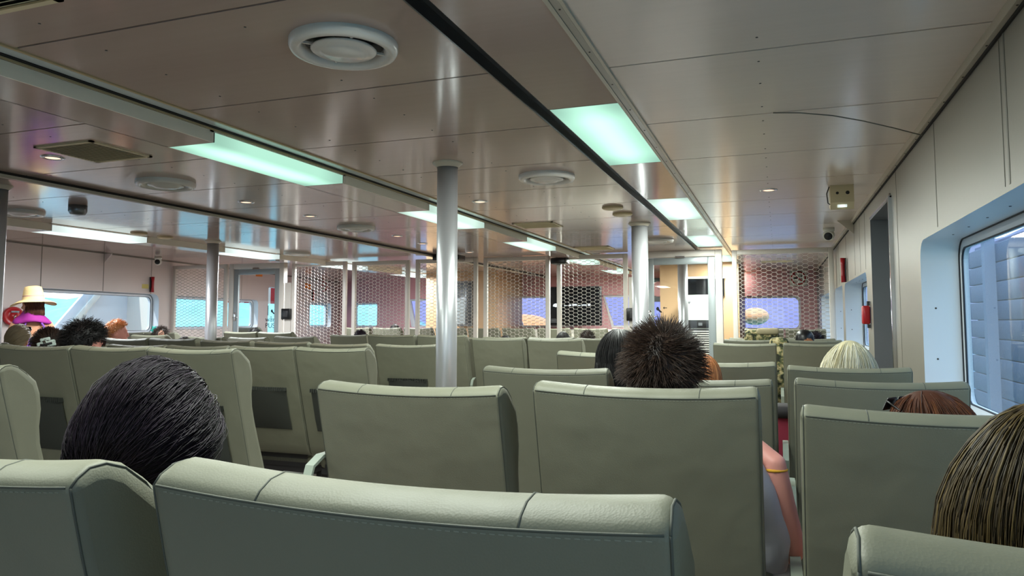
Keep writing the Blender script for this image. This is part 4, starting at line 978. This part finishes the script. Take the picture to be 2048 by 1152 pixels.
def make_hair(style, n, seed, r=.0011, L=.25, lift=.006, target=None, wide=1., vol=.0):
    rnd = random.Random(seed); mb = MB()
    # scalp cap
    nn, mm = 40, 30; vs = []; idx = {}; fs = []
    for i in range(mm+1):
        a = PI*i/mm
        for k in range(nn):
            b = 2*PI*k/nn; d = Vector((math.sin(a)*math.cos(b), math.sin(a)*math.sin(b), math.cos(a))); p = scalp(d, lift*.5+vol*.8)
            p.x *= 1+(wide-1)*max(0, min(1, .6-d.z)); vs.append(p)
            idx[(i, k)] = hair_region(d, style)
    for i in range(mm):
        for k in range(nn):
            k2 = (k+1) % nn
            if idx[(i, k)] and idx[(i+1, k)] and idx[(i+1, k2)] and idx[(i, k2)]: fs.append((i*nn+k, (i+1)*nn+k, (i+1)*nn+k2, i*nn+k2))
    mb.add(vs, fs, 0, True)
    whorl = Vector((.12, -.45, .88)).normalized()
    c = 0
    while c < n:
        d = Vector((rnd.gauss(0, 1), rnd.gauss(0, 1), rnd.gauss(0, 1)))
        if d.length < .01: continue
        d.normalize()
        if not hair_region(d, style): continue
        c += 1; pts = []; lf = lift*rnd.uniform(.5, 1.35)+vol
        def wd(p, d): p.x *= 1+(wide-1)*max(0, min(1, .6-d.z)); return p
        if style == 'pulled':
            t = (target+Vector((rnd.gauss(0, .10), rnd.gauss(0, .05), rnd.gauss(0, .10)))).normalized(); m = 10; e = rnd.uniform(.75, 1)
            for i in range(m):
                s = i/(m-1)*e; q = slerp(d, t, s); q.z -= .10*math.sin(PI*s)*.3; q.normalize()
                pts.append(wd(scalp(q, lf*(.35+1.0*math.sin(PI*min(1, .2+s*.8)))+.002*math.sin(c+s*5)), q))
            if any(p.x > .06 and -.06 < p.z < .022 and p.y > -.045 for p in pts): continue
            if rnd.random() < .05: pts = [p+Vector((rnd.uniform(-1, 1), rnd.uniform(-1, 1), rnd.uniform(-.3, 1)))*.014*(i/m)**2 for i, p in enumerate(pts)]
        elif style in ('long', 'bob'):
            h = Vector((d.x+.15*rnd.gauss(0, 1)*.3, d.y-.12, 0))
            if h.length < .05: h = Vector((rnd.choice((-1, 1)), -.3, 0))
            h.normalize()
            if h.y > .35: h = Vector((math.copysign(.93, d.x if abs(d.x) > .02 else rnd.choice((-1, 1))), .35, 0)).normalized()
            tgt = Vector((h.x, h.y, -.25)).normalized(); m = 7
            for i in range(m): q = slerp(d, tgt, i/(m-1)); pts.append(wd(scalp(q, lf*(.5+.7*i/(m-1))), q))
            e = pts[-1]; ll = L*rnd.uniform(.85, 1.05)
            for i in range(1, 6):
                s = i/5; pts.append(e+Vector((h.x*.010*math.sin(s*2)+.004*math.sin(c*1.7+s*5), h.y*.006*math.sin(s*2)+.004*math.cos(c+s*4), -ll*s)))
        else:
            t = (d-whorl*d.dot(whorl)); t = t.normalized() if t.length > .02 else Vector((1, 0, 0)); sw = whorl.cross(t)
            nr = Vector((d.x/HR.x, d.y/HR.y, d.z/HR.z)).normalized(); up = .55 if style == 'spiky' else .35
            dr = (nr*(up+.25*max(0, d.z))+t*.75+sw*.25+Vector((rnd.gauss(0, .28), rnd.gauss(0, .28), rnd.gauss(0, .22)))).normalized()
            ll = L*rnd.uniform(.6, 1.2)*(1 if d.z > -.1 else .45+.0); p = scalp(d, vol*.8); m = 6
            for i in range(m):
                s = i/(m-1); q = p+dr*ll*s+Vector((0, 0, -.010))*s*s*(1 if d.z < .5 else 0)
                if style == 'curly': q += (t*math.sin(s*7+c)+nr*math.cos(s*7+c)+sw*math.sin(s*5+c*2))*.009*s
                pts.append(q)
        strand_tube(mb, pts, r*rnd.uniform(.7, 1.3))
    return mb
def person(label, head, s=1., yaw=0., hyaw=0., pitch=0., roll=0., kind='seated', style='short', hair='dark', n=600, L=.045, lift=.006, target=None, wide=1., vol=0., r=.0014, skin='skin', shirt=None, scol=None, trousers=True, key='std', arm=None, seed=1, group='seated passengers', tcol='dark trousers'):
    hr = Euler((pitch, roll, hyaw), 'XYZ').to_matrix().to_4x4()
    h0 = HEAD0 if kind == 'seated' else Vector((0, .01, 1.475))
    if kind == 'seated': k_ = (head[1]+.05)/head[1]; head = (head[0]*k_, head[1]+.05, 1.3+(head[2]-1.3)*k_); s = head[2]/1.30
    root = empty('person'); tag(root, label, 'person', group)
    root.scale = (s, s, s); root.rotation_euler = (0, 0, yaw)
    off = Matrix.Rotation(yaw, 3, 'Z') @ (h0*s); root.location = (head[0]-off.x, head[1]-off.y, 0 if kind == 'standing' else head[2]-.128*s-h0.z*s)
    b = bpy.data.objects.new('body', body_mesh(key, kind, arm, hr)); COL.objects.link(b); b.parent = root
    if not b.data.materials: b.data.materials.append(M[skin])
    b.material_slots[0].link = 'OBJECT'; b.material_slots[0].material = M[skin]
    if n:
        h = make_hair(style, n, seed, r, L, lift, target, wide, vol).build('hair', HAIR[hair], root); h.matrix_local = Matrix.Translation(h0) @ hr
    cloth(shirt or 'grey shirt', scol or lin(120, 120, 124)); cloth('dark trousers', lin(46, 48, 56)); cloth('maroon shorts', lin(120, 40, 50))
    for nm, wh, mt in (('shirt', 'shirt', shirt or 'grey shirt'), ('trousers', 'trousers', tcol)):
        g = bpy.data.objects.new(nm, garment(key, kind, arm, wh)); COL.objects.link(g); g.parent = root
        if not g.data.materials: g.data.materials.append(M[mt])
        g.material_slots[0].link = 'OBJECT'; g.material_slots[0].material = M[mt]
    root['_h'] = 0; del root['_h']
    return root, Matrix.Translation(h0) @ hr
def sunglasses(parent, T, name='sunglasses'):
    mb = MB()
    for sx in (-1, 1):
        mb.rbox(sx*.034-.026, sx*.034+.026, -.003, .003, -.020, .020, .003)
        mb.tube([(sx*.062, 0, .012), (sx*.075, -.03, .012), (sx*.079, -.10, .006), (sx*.076, -.13, -.012)], .0028, 6)
    mb.box(-.01, .01, -.002, .002, .004, .012); o = mb.build(name, 'black', parent); o.matrix_local = T; return o

# --- the passengers close to the camera
person('person with dark hair pulled back to the left, seated beyond the bottom left seat', (-.862, .83, 1.222), .92, .15, .55, -.10, .05, style='pulled', hair='dark', n=8500, lift=.012, vol=.010, wide=1.12, target=Vector((-.55, -.72, -.45)).normalized(), r=.0008, skin='skin', shirt='plum top', scol=lin(92, 60, 80), key='a', seed=3)
person('person with long brown hair streaked blonde, at the right edge of the photo', (.254, .86, 1.214), 1.0, -.1, -.1, 0, 0, style='long', hair='streak', n=8500, L=.30, lift=.012, vol=.010, wide=1.22, r=.0009, shirt='olive top', scol=lin(96, 92, 70), key='b', seed=4)
armR = {'R': {'el': ((.318, -.07, .735), .043), 'wr': ((.288, -.075, .955), .029), 'pa': ((.215, -.03, 1.005), (.034, .017))}}
t, TH = person('man with short dark spiky hair and pale shirt, forearm raised in the seat gap', (-.293, 1.99, 1.272), 1.0, 0, 0, .05, 0, style='spiky', hair='brown', n=4200, L=.045, lift=.010, vol=.012, wide=1.08, r=.0011, skin='skin3', shirt='pale grey shirt', scol=lin(196, 196, 206), key='c', arm=armR, seed=5, tcol='maroon shorts')
MB().tube([(.288+.031*math.cos(a*PI/8), -.072+.032*math.sin(a*PI/8), .935) for a in range(17)], .004, 6).build('wristband', cloth('yellow band', lin(226, 170, 50)), t)
person('person with long dark hair seated left of the spiky-haired man', (-.645, 3.12, 1.260), 1.0, .2, .2, 0, 0, style='long', hair='black', n=2200, L=.30, lift=.010, vol=.008, wide=1.1, r=.0016, skin='skin2', shirt='tan top', scol=lin(190, 140, 104), key='d', seed=6)
person('child with orange-blond hair just right of the spiky-haired man', (-.305, 3.10, 1.168), .92, .2, .2, 0, 0, style='bob', hair='ginger', n=1200, L=.10, lift=.010, r=.0018, key='std', seed=7)
t, TH = person('person with auburn hair and sunglasses on the head, by the right window', (.327, 1.97, 1.124), .90, .5, .5, -.05, 0, style='bob', hair='auburn', n=3400, L=.14, lift=.014, vol=.016, wide=1.15, r=.0013, shirt='navy top', scol=lin(40, 44, 62), key='e', seed=8)
sunglasses(t, TH @ Matrix.Translation((0, .085, .105)) @ Matrix.Rotation(.5, 4, 'X'))
person('person with a platinum blonde bob in the right seats', (.325, 4.0, 1.182), .95, 0, 0, 0, .05, style='bob', hair='blonde', n=2600, L=.13, lift=.016, vol=.026, wide=1.2, r=.0018, shirt='white top', scol=lin(210, 210, 206), key='std', seed=9)
t, TH = person('person in a black cap with ginger hair, ahead of the blonde bob', (.249, 8.12, 1.19), 1.0, .2, .2, 0, 0, style='bob', hair='ginger', n=700, L=.14, lift=.006, r=.0022, key='std', seed=10)
c = MB(); vs = []
c.lathe([(.088, -.02), (.092, .02), (.086, .06), (.066, .095), (.035, .115), (0, .120)], (0, -.004, .02), 28, caps=False)
c.prism([(-.07, .07), (-.06, .12), (0, .165), (.06, .12), (.07, .07)], .01, .018, 'z'); co_ = c.build('cap', 'black', t); co_.matrix_local = TH @ Matrix.Scale(1.1, 4)
person('person with tousled dark hair beside the black cap', (.40, 8.98, 1.172), 1.0, 0, 0, 0, 0, style='curly', hair='dark', n=600, L=.04, r=.0022, key='std', seed=11)
# --- the passengers on the left
t, TH = person('person with ash blonde hair and sunglasses pushed up, at the left edge', (-5.95, 4.33, 1.258), 1.0, .3, .3, 0, .1, style='pulled', hair='ash', n=1000, lift=.010, vol=.004, target=Vector((-.5, -.8, -.3)).normalized(), r=.002, key='std', seed=12)
sunglasses(t, TH @ Matrix.Translation((0, .07, .11)) @ Matrix.Rotation(.5, 4, 'X'))
t, TH = person('person with dark hair in a pale claw clip, next to the ash blonde', (-4.42, 3.42, 1.232), 1.0, .4, .4, 0, 0, style='pulled', hair='brown', n=1000, lift=.014, vol=.014, wide=1.15, target=Vector((.2, -.9, .1)).normalized(), r=.002, key='std', seed=13)
o = MB().rbox(-.055, .055, -.012, .012, -.022, .022, .008).rbox(-.035, .035, -.016, -.01, -.008, .008, .003, 1).rbox(-.03, .03, -.01, .01, .02, .045, .006).build('hair_clip', [cloth('pale clip', lin(190, 206, 200)), 'black'], t); o.matrix_local = TH @ Matrix.Translation((0, -.125, .045)) @ Matrix.Rotation(-.25, 4, 'Y')
t, TH = person('man with dark curly hair and sunglasses over the ear, head turned right', (-3.85, 3.2, 1.285), 1.0, 0, -.15, -.2, 0, style='curly', hair='black', n=1700, L=.045, lift=.010, vol=.014, r=.0018, skin='skin3', key='f', seed=14)
sunglasses(t, TH @ Matrix.Translation((0, .095, .03)))
person('boy with short ginger hair looking right, by the left window', (-6.293, 5.6, 1.310), .92, -.3, -.5, 0, 0, style='short', hair='ginger', n=900, L=.03, r=.002, skin='skin3', key='g', seed=15)
t, TH = person('child with brown hair and a green flower clip', (-7.25, 7.1, 1.225), .92, .2, -.3, 0, 0, style='curly', hair='brown', n=700, L=.035, r=.002, key='std', seed=16)
fl = MB()
for k in range(6): fl.ell((.024*math.cos(k*PI/3), 0, .024*math.sin(k*PI/3)), (.020, .005, .012), 8, 6, T=Matrix.Rotation(-k*PI/3, 4, 'Y'))
o = fl.build('flower_clip', cloth('teal flower', lin(60, 190, 176)), t); o.matrix_local = TH @ Matrix.Translation((-.075, -.05, .085)) @ Matrix.Scale(1.5, 4)
person('person with bent brown head, only the crown above the pocketed seats', (-5.25, 5.42, 1.150), .95, .2, .4, 0, 0, style='pulled', hair='brown', n=600, target=Vector((.6, -.7, -.2)).normalized(), r=.002, key='std', seed=17)
person('person with black hair before the left glass door', (-6.76, 8.25, 1.198), .95, 0, 0, 0, 0, style='curly', hair='black', n=500, L=.03, r=.0024, key='std', seed=18)
person('person with round dark brown head below the mesh right of the left door', (-5.09, 8.25, 1.190), .95, 0, 0, 0, 0, style='short', hair='dark', n=600, L=.02, r=.0022, key='std', seed=19)
person('person beyond the mesh, dark crown left of the nearest pole', (-6.351, 11.42, 1.24), 1., 0, 0, 0, 0, style='short', hair='black', n=300, L=.02, r=.003, key='std', seed=20)
person('person with smooth black rounded hair before the screen', (-2.34, 8.16, 1.175), .95, 0, 0, 0, 0, style='bob', hair='black', n=700, L=.1, r=.002, vol=.008, key='std', seed=21)
person('person with curly dark hair left of the second pole', (-2.05, 8.16, 1.185), .95, 0, 0, 0, 0, style='curly', hair='brown', n=700, L=.035, r=.002, key='std', seed=22)
person('person whose black crown barely shows right of the nearest pole', (-3.05, 8.16, 1.13), .9, 0, 0, 0, 0, style='short', hair='black', n=300, L=.02, r=.0024, key='std', seed=23)
# --- the standing passenger in the straw hat
t, TH = person('person standing in a wide straw hat and magenta scarf by the left wall', (-7.772, 5.8, 1.625), 1.0, 1.05, 1.05, 0, 0, kind='standing', style='bob', hair='auburn', n=900, L=.10, lift=.008, r=.0024, skin='skin2', shirt='violet dress', scol=lin(110, 60, 150), key='h', seed=24, group=None)
for ch in list(t.children):
    if ch.name.startswith('shirt'): ch.scale = (.98, .98, .95); ch.location = (0, 0, -.02)
hat = MB(); R0 = .095; n = 48; prof = []
rows = [(0, .150, 0), (.045, .152, 0), (.075, .140, 0), (.086, .10, 0), (.096, .03, 0), (.10, .0, 0), (.13, -.008, .1), (.17, -.018, .6), (.205, -.030, 1.0), (.207, -.034, 1.0), (.17, -.024, .6), (.12, -.012, .1), (.096, -.004, 0)]
vs = []; fs = []
for k in range(n):
    a = 2*PI*k/n
    for r_, z, w_ in rows: vs.append((r_*math.cos(a), r_*1.08*math.sin(a), z+w_*(.022*math.sin(2*a+.6)+.012*math.sin(3*a)-.012)))
m_ = len(rows)
for k in range(n):
    for i in range(m_-1): fs.append((k*m_+i, ((k+1) % n)*m_+i, ((k+1) % n)*m_+i+1, k*m_+i+1))
ho = hat.add(vs, fs, 0, True).build('straw_hat', 'straw', t); ho.matrix_local = TH @ Matrix.Translation((0, -.005, .062)) @ Matrix.Rotation(-.06, 4, 'X')
bd = MB().lathe([(.0985, .004), (.0945, .045)], seg=40, caps=False).build('hat_band', cloth('dusty pink ribbon', lin(196, 150, 140)), ho); bd.scale = (1, 1.08, 1)
sc_ = MB(); vs = []; fs = []; n = 40; prof = [(.058, .075), (.070, .05), (.085, .02), (.11, -.02), (.150, -.05), (.172, -.075), (.160, -.085), (.09, -.04), (.055, .02)]
for k in range(n):
    a = 2*PI*k/n
    for r_, z in prof: f_ = 1+.05*math.sin(5*a+z*40); vs.append((r_*f_*math.cos(a)*1.05, r_*f_*.72*math.sin(a), z*(1.15 if math.sin(a) < 0 else 1)+.012*math.sin(3*a)))
m_ = len(prof)
for k in range(n):
    for i in range(m_): fs.append((k*m_+i, ((k+1) % n)*m_+i, ((k+1) % n)*m_+(i+1) % m_, k*m_+(i+1) % m_))
o = sc_.add(vs, fs, 0, True).build('scarf', cloth('magenta scarf', lin(140, 24, 120)), t); o.location = (0, -.015, 1.375)
MB().tube([(.06, -.10, 1.30), (.10, -.115, 1.24), (.07, -.125, 1.16), (.03, -.12, 1.10)], .012, 8).tube([(-.06, -.10, 1.30), (-.09, -.115, 1.22), (-.06, -.12, 1.12)], .010, 8).build('dress_strap', 'violet dress', t)
# --- bags
M['camo'] = mat('camouflage cloth', lin(110, 104, 72), .85)
def camo():
    m, nt, b = nodes('camouflage cloth pattern'); tc = nt.nodes.new('ShaderNodeTexCoord'); n = nt.nodes.new('ShaderNodeTexNoise'); n.inputs['Scale'].default_value = 26; n.inputs['Detail'].default_value = 3
    r = nt.nodes.new('ShaderNodeValToRGB'); r.color_ramp.interpolation = 'CONSTANT'; el = r.color_ramp.elements
    while len(el) < 4: el.new(.5)
    for e, (p, c_) in zip(el, ((0, lin(40, 42, 30)), (.43, lin(86, 92, 58)), (.52, lin(150, 136, 96)), (.6, lin(188, 176, 134)))): e.position = p; e.color = c_
    nt.links.new(tc.outputs['Object'], n.inputs[0]); nt.links.new(n.outputs['Fac'], r.inputs[0]); nt.links.new(r.outputs[0], b.inputs['Base Color']); b.inputs['Roughness'].default_value = .85; return m
M['camo'] = camo()
def bag(name, loc, w, d, h, m, label, top=None, group=None):
    t = empty(name, loc); tag(t, label, 'backpack', group)
    bm = bmesh.new(); bmesh.ops.create_cube(bm, size=1)
    for v in bm.verts: v.co = Vector((v.co.x*w*(.82 if v.co.z > 0 else 1), v.co.y*d*(.7 if v.co.z > 0 else 1), (v.co.z+.5)*h))
    bmesh.ops.bevel(bm, geom=bm.edges[:], offset=min(w, d)*.28, segments=5, affect='EDGES', profile=.6)
    mb = MB(); mb.bm(bm, 0, None, True); mb.build('main_bag', m, t)
    MB().rbox(-w*.32, w*.32, -d*.62, -d*.3, h*.12, h*.55, .03, seg=3).build('front_pocket', m, t)
    for sx in (-1, 1): MB().tube([(sx*w*.22, d*.40, h*.92), (sx*w*.24, d*.62, h*.7), (sx*w*.26, d*.6, h*.35), (sx*w*.28, d*.45, h*.1)], .016, 8).build('shoulder_strap', m, t)
    if top: MB().rbox(-w*.12, w*.42, -d*.46, d*.3, h*.93, h*1.02, .03, seg=3).build('top_flap', top, t)
    return t
cloth('khaki canvas', lin(176, 164, 132)); cloth('maroon nylon', lin(120, 24, 48)); cloth('black nylon', lin(26, 24, 28))
bag('backpack', (-.17, 8.22, .46), .42, .26, .75, 'camo', 'camouflage backpack with khaki top on a far right seat', 'khaki canvas')
bag('backpack', (.0, 7.2, .45), .20, .24, .70, 'camo', 'slim camouflage bag glimpsed in the gap between the right seats')
bag('backpack', (-.0, 4.6, .02), .36, .30, .78, 'maroon nylon', 'maroon bag low in the gap between the right seats', 'black nylon')

# ------------------------------------------------------------------ daylight, camera, view
w = bpy.data.worlds.new('sky'); SC.world = w; w.use_nodes = True; nt = w.node_tree; bg = nt.nodes['Background']
tc = nt.nodes.new('ShaderNodeTexCoord'); sx = nt.nodes.new('ShaderNodeSeparateXYZ'); rp = nt.nodes.new('ShaderNodeValToRGB')
rp.color_ramp.elements[0].position = .5; rp.color_ramp.elements[0].color = (.80, .93, 1.0, 1); rp.color_ramp.elements[1].position = .8; rp.color_ramp.elements[1].color = (.42, .68, 1.0, 1)
mr = nt.nodes.new('ShaderNodeMapRange'); mr.inputs['From Min'].default_value = -1; mr.inputs['From Max'].default_value = 1
nt.links.new(tc.outputs['Generated'], sx.inputs[0]); nt.links.new(sx.outputs['Z'], mr.inputs['Value']); nt.links.new(mr.outputs[0], rp.inputs[0]); nt.links.new(rp.outputs[0], bg.inputs[0])
bg.inputs[1].default_value = 1.7
sl = bpy.data.lights.new('sun', 'SUN'); sl.energy = 2.2; sl.angle = .02; sl.color = (1, .96, .9)
so = bpy.data.objects.new('sun', sl); COL.objects.link(so); so.rotation_euler = (math.radians(35), math.radians(-14), 0)
cd = bpy.data.cameras.new('camera'); cd.sensor_width = 36; cd.lens = 1460/2048*36; cd.shift_y = -36/2048; cd.clip_start = .02; cd.clip_end = 2000
co = bpy.data.objects.new('camera', cd); COL.objects.link(co); co.location = (0, 0, 1.30); co.rotation_euler = (math.radians(90+4.0), 0, math.radians(20)); SC.camera = co
SC.view_settings.view_transform = 'Standard'; SC.view_settings.look = 'None'; SC.view_settings.exposure = .55; SC.view_settings.gamma = 1
cy = SC.cycles; cy.max_bounces = 7; cy.diffuse_bounces = 4; cy.glossy_bounces = 4; cy.transmission_bounces = 4; cy.transparent_max_bounces = 10; cy.use_denoising = True; cy.caustics_reflective = False; cy.caustics_refractive = False; cy.sample_clamp_indirect = 6
